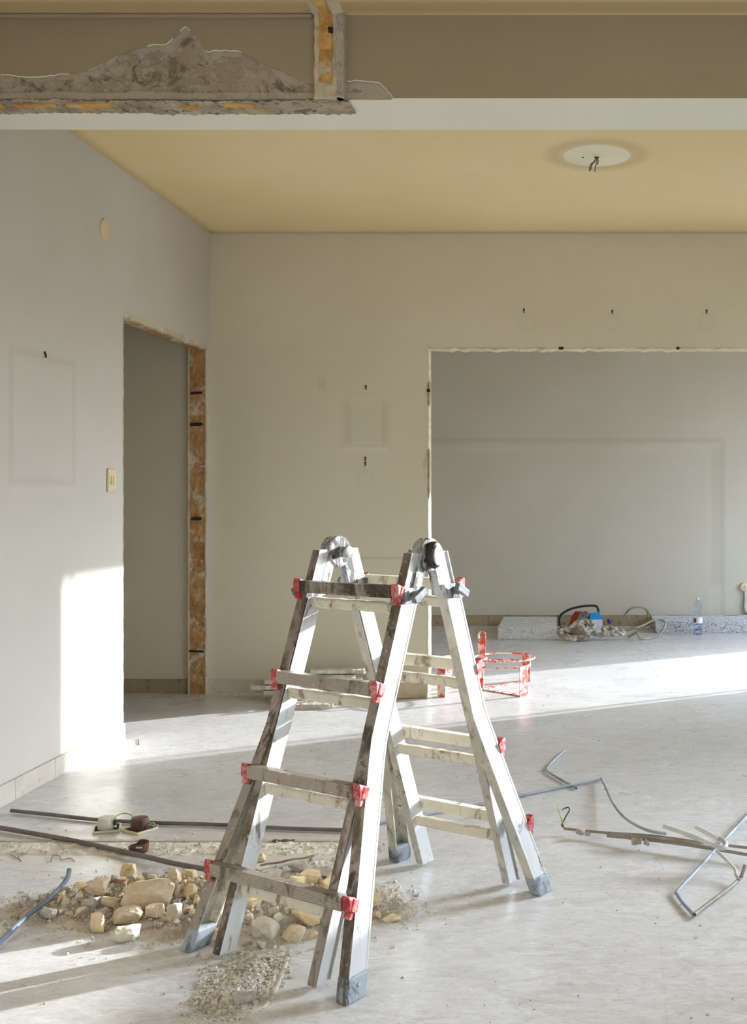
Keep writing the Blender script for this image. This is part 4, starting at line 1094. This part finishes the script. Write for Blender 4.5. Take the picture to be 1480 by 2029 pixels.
# water bottle
p = P(1382, 1257); bt = empty('water_bottle', p, 0, label='clear plastic water bottle with white label before the speckled slab', cat='bottle')
pr = [(.030, 0), (.040, .006), (.041, .03), (.037, .05), (.041, .06), (.041, .15), (.038, .165), (.028, .185), (.027, .195), (.036, .225), (.037, .245), (.030, .275), (.016, .298), (.014, .302)]
MB().lathe(pr, (0, 0, 0), 28).build('bottle_body', M['bottle'], bt, smooth=True)
MB().lathe([(.014, .300), (.016, .302), (.016, .316), (.012, .318)], (0, 0, 0), 18).build('cap', M['label_white'], bt, smooth=True)
MB().lathe([(.0415, .10), (.0417, .101), (.0417, .149), (.0415, .150)], (0, 0, 0), 28).build('label', M['label_white'], bt, smooth=True)
MB().bb(-.036, -.016, -.0425, -.0375, .108, .142).build('label_print', M['label_dark'], bt, bevel=.001)
# carton
y = 9.35; p = D(1181, 1243, y); x = p.x
ct = empty('carton', (x, y, 0), .12, label='white carton with a bright blue slanted top beside the rope', cat='carton')
zb = .01
m = MB().bb(-.056, .056, 0, .10, zb, .135); m.build('carton_body', M['carton_white'], ct, bevel=.002)
vs = [(-.056, 0, .135), (.056, 0, .135), (.056, .10, .135), (-.056, .10, .135), (-.050, .035, .178), (.035, .035, .190), (.035, .075, .190), (-.050, .075, .178)]
m = MB().add(vs, [(0, 1, 5, 4), (1, 2, 6, 5), (2, 3, 7, 6), (3, 0, 4, 7), (4, 5, 6, 7), (3, 2, 1, 0)]); m.build('carton_top', M['carton_blue'], ct, bevel=.002)
MB().bb(-.057, .0565, -.001, .101, .132, .146).build('carton_band', M['carton_blue'], ct)
MB().bb(-.045, -.02, -.002, 0, .106, .122).build('printed_mark', M['green_mark'], ct)
# red bag with grey straps
y = 9.45; e = D(1143, 1243, y)
rb = empty('red_bag', (e.x, y, 0), 0, label='red cloth bag with grey straps slumped behind the rope', cat='bag')
vs, fs = [], []; n, k = 14, 12
for j in range(k + 1):
    t = j / k; z = .19 * t; wd = .085 * (1 - .35 * t ** 2); off = -.02 + .06 * t
    for i in range(n):
        a = 2 * math.pi * i / n; w_ = 1 + .15 * noise.noise(Vector((math.cos(a) * 2, math.sin(a) * 2, t * 3)))
        vs.append((off + math.cos(a) * wd * w_, math.sin(a) * wd * .7 * w_, z + .012 * noise.noise(Vector((a, t * 4, 0))) + (0.004 if j == 0 else 0)))
for j in range(k):
    for i in range(n): fs.append((j * n + i, j * n + (i + 1) % n, (j + 1) * n + (i + 1) % n, (j + 1) * n + i))
fs += [tuple(reversed(range(n))), tuple(k * n + i for i in range(n))]
MB().add(vs, fs).build('bag_body', M['red_bag'], rb, smooth=True)
m = MB()
for q in range(4):
    m.tube([(.0 + .022 * q, -.075, .02), (-.012 + .022 * q, -.085, .08), (.01 + .022 * q, -.078, .14), (.04 + .018 * q, -.05, .185)], .010, 8, smooth_n=5)
m.build('strap', M['grey_cloth'], rb, smooth=True)
# cup
p = P(1203, 1240); cp = empty('paint_tin', (p.x, p.y + .02, .034), 0, label='small white and blue tin lying on its side right of the carton', cat='tin')
ax = Vector((.8, -.35, .35)).normalized()
MB().lathe([(.028, -.035), (.030, -.03), (.030, .015)], (0, 0, 0), 20, ax).build('tin_body', M['label_white'], cp, smooth=True)
MB().lathe([(.033, .015), (.033, .04), (.028, .042)], (0, 0, 0), 20, ax).build('tin_lid', M['blue_cap'], cp, smooth=True)
MB().lathe([(.031, -.040), (.031, -.030)], (0, 0, 0), 20, ax).build('tin_bottom', M['blue_cap'], cp, smooth=True)
# rope heap
def rope(pts, r, label, lay=9.0):
    q = catmull([Vector(p) for p in pts], 10); m = MB()
    L = 0; ang = [0]
    for i in range(1, len(q)): L += (q[i] - q[i - 1]).length; ang.append(L)
    for s_ in range(2):
        st = []
        for i, p in enumerate(q):
            t = (q[min(i + 1, len(q) - 1)] - q[max(i - 1, 0)]).normalized(); n1 = t.cross(Vector((0, 0, 1)))
            if n1.length < .01: n1 = Vector((1, 0, 0))
            n1.normalize(); n2 = t.cross(n1); a = ang[i] * 2 * math.pi * lay + s_ * math.pi
            st.append(p + (n1 * math.cos(a) + n2 * math.sin(a)) * r * .5)
        m.tube(st, r * .72, 8)
    return tag(m.build('rope', M['rope'], smooth=True), label, 'rope')
def R9(u, v, y=9.0, dz=0.0):
    p = D(u, v, y); return Vector((p.x, y, max(.02, p.z + dz)))
rope([R9(1172, 1262, 8.92), R9(1140, 1264, 8.95), R9(1112, 1258, 9.0), R9(1118, 1248, 9.08), R9(1150, 1252, 9.05), R9(1164, 1258, 8.98), R9(1162, 1246, 9.1), R9(1140, 1240, 9.14), R9(1126, 1250, 9.1),
      R9(1145, 1234, 9.16), R9(1165, 1232, 9.18), R9(1176, 1240, 9.15), R9(1172, 1252, 9.08), R9(1152, 1246, 9.0), R9(1148, 1238, 9.05)], .022, 'heap of thick white rope in front of the red bag', 8)
rope([R9(1121, 1262, 8.84), R9(1130, 1266, 8.82), R9(1141, 1265, 8.84)], .018, 'short white rope end lying nearest on the floor')
rope([R9(1174, 1254, 9.02), R9(1190, 1258, 8.98), R9(1200, 1254, 9.0), R9(1196, 1246, 9.1), R9(1208, 1244, 9.12), R9(1220, 1248, 9.08), R9(1212, 1256, 8.98), R9(1224, 1256, 8.97), R9(1236, 1254, 9.0), R9(1230, 1250, 9.05)], .019, 'smaller knotted white rope in front of the carton')
m = MB(); m.tube([D(1109, 1240, 9.85), D(1108, 1226, 9.82), D(1114, 1216, 9.8), D(1130, 1207, 9.78), D(1150, 1202, 9.76), D(1170, 1200, 9.74), D(1182, 1202, 9.7), D(1186, 1214, 9.66), D(1184, 1232, 9.62), Vector((.24, 9.6, .01))], .011, 8, smooth_n=6)
m.tube([Vector((-.11, 9.6, .02)), Vector((-.06, 9.5, .015)), Vector((.0, 9.55, .03)), Vector((.02, 9.66, .015)), Vector((-.1, 9.7, .02))], .011, 8, smooth_n=6)
tag(m.build('power_cable', M['black'], smooth=True), 'black cable looping over the red bag', 'cable')
m = MB(); m.tube([Vector((.35, 9.25, .012)), D(1250, 1247, 9.2), D(1272, 1240, 9.24), D(1292, 1230, 9.3), D(1305, 1228, 9.34), D(1316, 1231, 9.3), D(1318, 1240, 9.2), Vector((.72, 9.12, .02)), Vector((.58, 9.02, .012)), D(1262, 1254, 9.05) * 1.0, Vector((.48, 9.12, .012))], .009, 8, smooth_n=7)
tag(m.build('hose', M['hose'], smooth=True), 'beige hose looped over the end of the speckled slab', 'hose')
m = MB(); m.tube([D(1235, 1224, 9.9), D(1242, 1212, 9.88), D(1252, 1205, 9.86), D(1266, 1203, 9.84), D(1279, 1206, 9.82), D(1287, 1216, 9.8), D(1293, 1228, 9.7), D(1288, 1240, 9.5), D(1275, 1244, 9.45), D(1255, 1239, 9.5), D(1245, 1228, 9.6), D(1243, 1219, 9.7), D(1250, 1208, 9.78), D(1270, 1203, 9.8), D(1282, 1212, 9.82), D(1283, 1226, 9.86)], .007, 8, smooth_n=6)
tag(m.build('hose', M['hose'], smooth=True), 'thin olive hose standing in loops against the far wall', 'hose')
# wall outlet with cable at the right edge of the far wall
p = D(1474, 1163, YF); so = empty('wall_outlet', p, 0, label='round ivory outlet with a cable on the far wall', cat='outlet')
MB().lathe([(.040, 0), (.040, .012), (.034, .022), (.012, .024)], (0, 0, 0), 24, (0, -1, 0)).build('outlet_cover', M['ivory'], so, smooth=True)
m = MB(); m.tube([(0, -.012, -.035), (0, -.012, -.1), (-.002, -.012, -.19), (.012, -.012, -.235), (.05, -.012, -.245), (.12, -.012, -.245)], .008, 8, smooth_n=5); m.build('cable', M['tube_brown'], so, smooth=True)
MB().box((0, -.025, .002), (.004, .003, .016)).build('slot', M['black'], so)

# ---------------------------------------------------------------- fittings on walls and ceiling
yy = (-XL) * F / (U0 - 206); zz = HC - (454 - V0) / F * yy
cv = MB().lathe([(.048, 0), (.048, .004), (.044, .008), (.010, .009)], (XL, yy, zz), 32, (1, 0, 0)).build('junction_cover', M['ivory'], smooth=True)
tag(cv, 'round ivory cover plate high on the left wall', 'cover plate')
yy = (-XL) * F / (U0 - 219); zz = HC - (952 - V0) / F * yy
sw = empty('light_switch', (XL, yy, zz), 0, label='ivory light switch on the left wall beside the door opening', cat='switch')
MB().bb(.0005, .010, -.045, .045, -.055, .055).build('switch_plate', M['ivory'], sw, bevel=.003)
for k in (-1, 1): MB().bb(.010, .014, k * .012 - .008, k * .012 + .008, -.020, .020).build('rocker', M['ivory'], sw, bevel=.001)
# ceiling rose with wires
p = Vector((.119, 5.11, ZC)); cm_ = empty('ceiling_rose', p, 0, label='round whitish plaster disc on the ochre ceiling with loose wires', cat='ceiling fitting')
MB().lathe([(.160, 0), (.158, .004), (.146, .008), (.128, .009), (.122, .012), (.01, .013)], (0, 0, 0), 48, (0, 0, -1)).build('rose_disc', mottled('rose_paint', srgb(236, 228, 200), srgb(230, 220, 190), 6, 0.8), cm_, smooth=True)
MB().lathe([(.012, 0), (.012, .014)], (0.0, -.01, -.001), 12, (0, 0, -1)).build('wire_hole', M['dark_hole'], cm_)
MB().lathe([(.005, 0), (.005, .0140)], (-.065, -.01, -.001), 10, (0, 0, -1)).build('screw_hole', M['dark_hole'], cm_)
for pts, mt in (([(0, -.01, -.01), (-.012, -.02, -.035), (-.030, -.03, -.055), (-.035, -.03, -.085)], 'tube_dark'), ([(0, -.01, -.01), (-.010, -.02, -.035), (-.024, -.025, -.055), (-.028, -.03, -.078)], 'copper'),
                ([(0, -.01, -.01), (-.002, -.02, -.04), (-.010, -.025, -.085)], 'blue_wire'), ([(.002, -.01, -.01), (.006, -.015, -.03), (.004, -.02, -.05)], 'copper')):
    m = MB(); m.tube(pts, .0028, 6, smooth_n=6); m.build('wire', M[mt], cm_, smooth=True)
# wall plugs left in the walls
def plug(pos, label, axis=(0, -1, 0)):
    m = MB(); m.lathe([(.006, 0), (.006, .004), (.003, .006)], pos, 10, axis)
    p = Vector(pos) + Vector(axis) * .006 + Vector((0, 0, -.012)); m.box(p, (.006, .006, .017))
    tag(m.build('wall_plug', M['dark_hole'], bevel=.001), label, 'wall plug')
plug(D(725, 765, YB), 'dark screw plug above the pale rectangle on the back wall')
plug(D(724, 907, YB), 'upper of two dark plugs below the pale rectangle')
plug(D(724, 917, YB), 'lower of two dark plugs below the pale rectangle')
plug(D(1038, 613, YB), 'leftmost dark plug above the wide opening')
plug(D(1213, 616, YB), 'middle dark plug above the wide opening')
plug(D(1400, 615, YB), 'rightmost dark plug above the wide opening')
yy = (-XL) * F / (U0 - 88); plug((XL, yy, HC - (699 - V0) / F * yy), 'dark plug at the top of the pale rectangle on the left wall', (1, 0, 0))
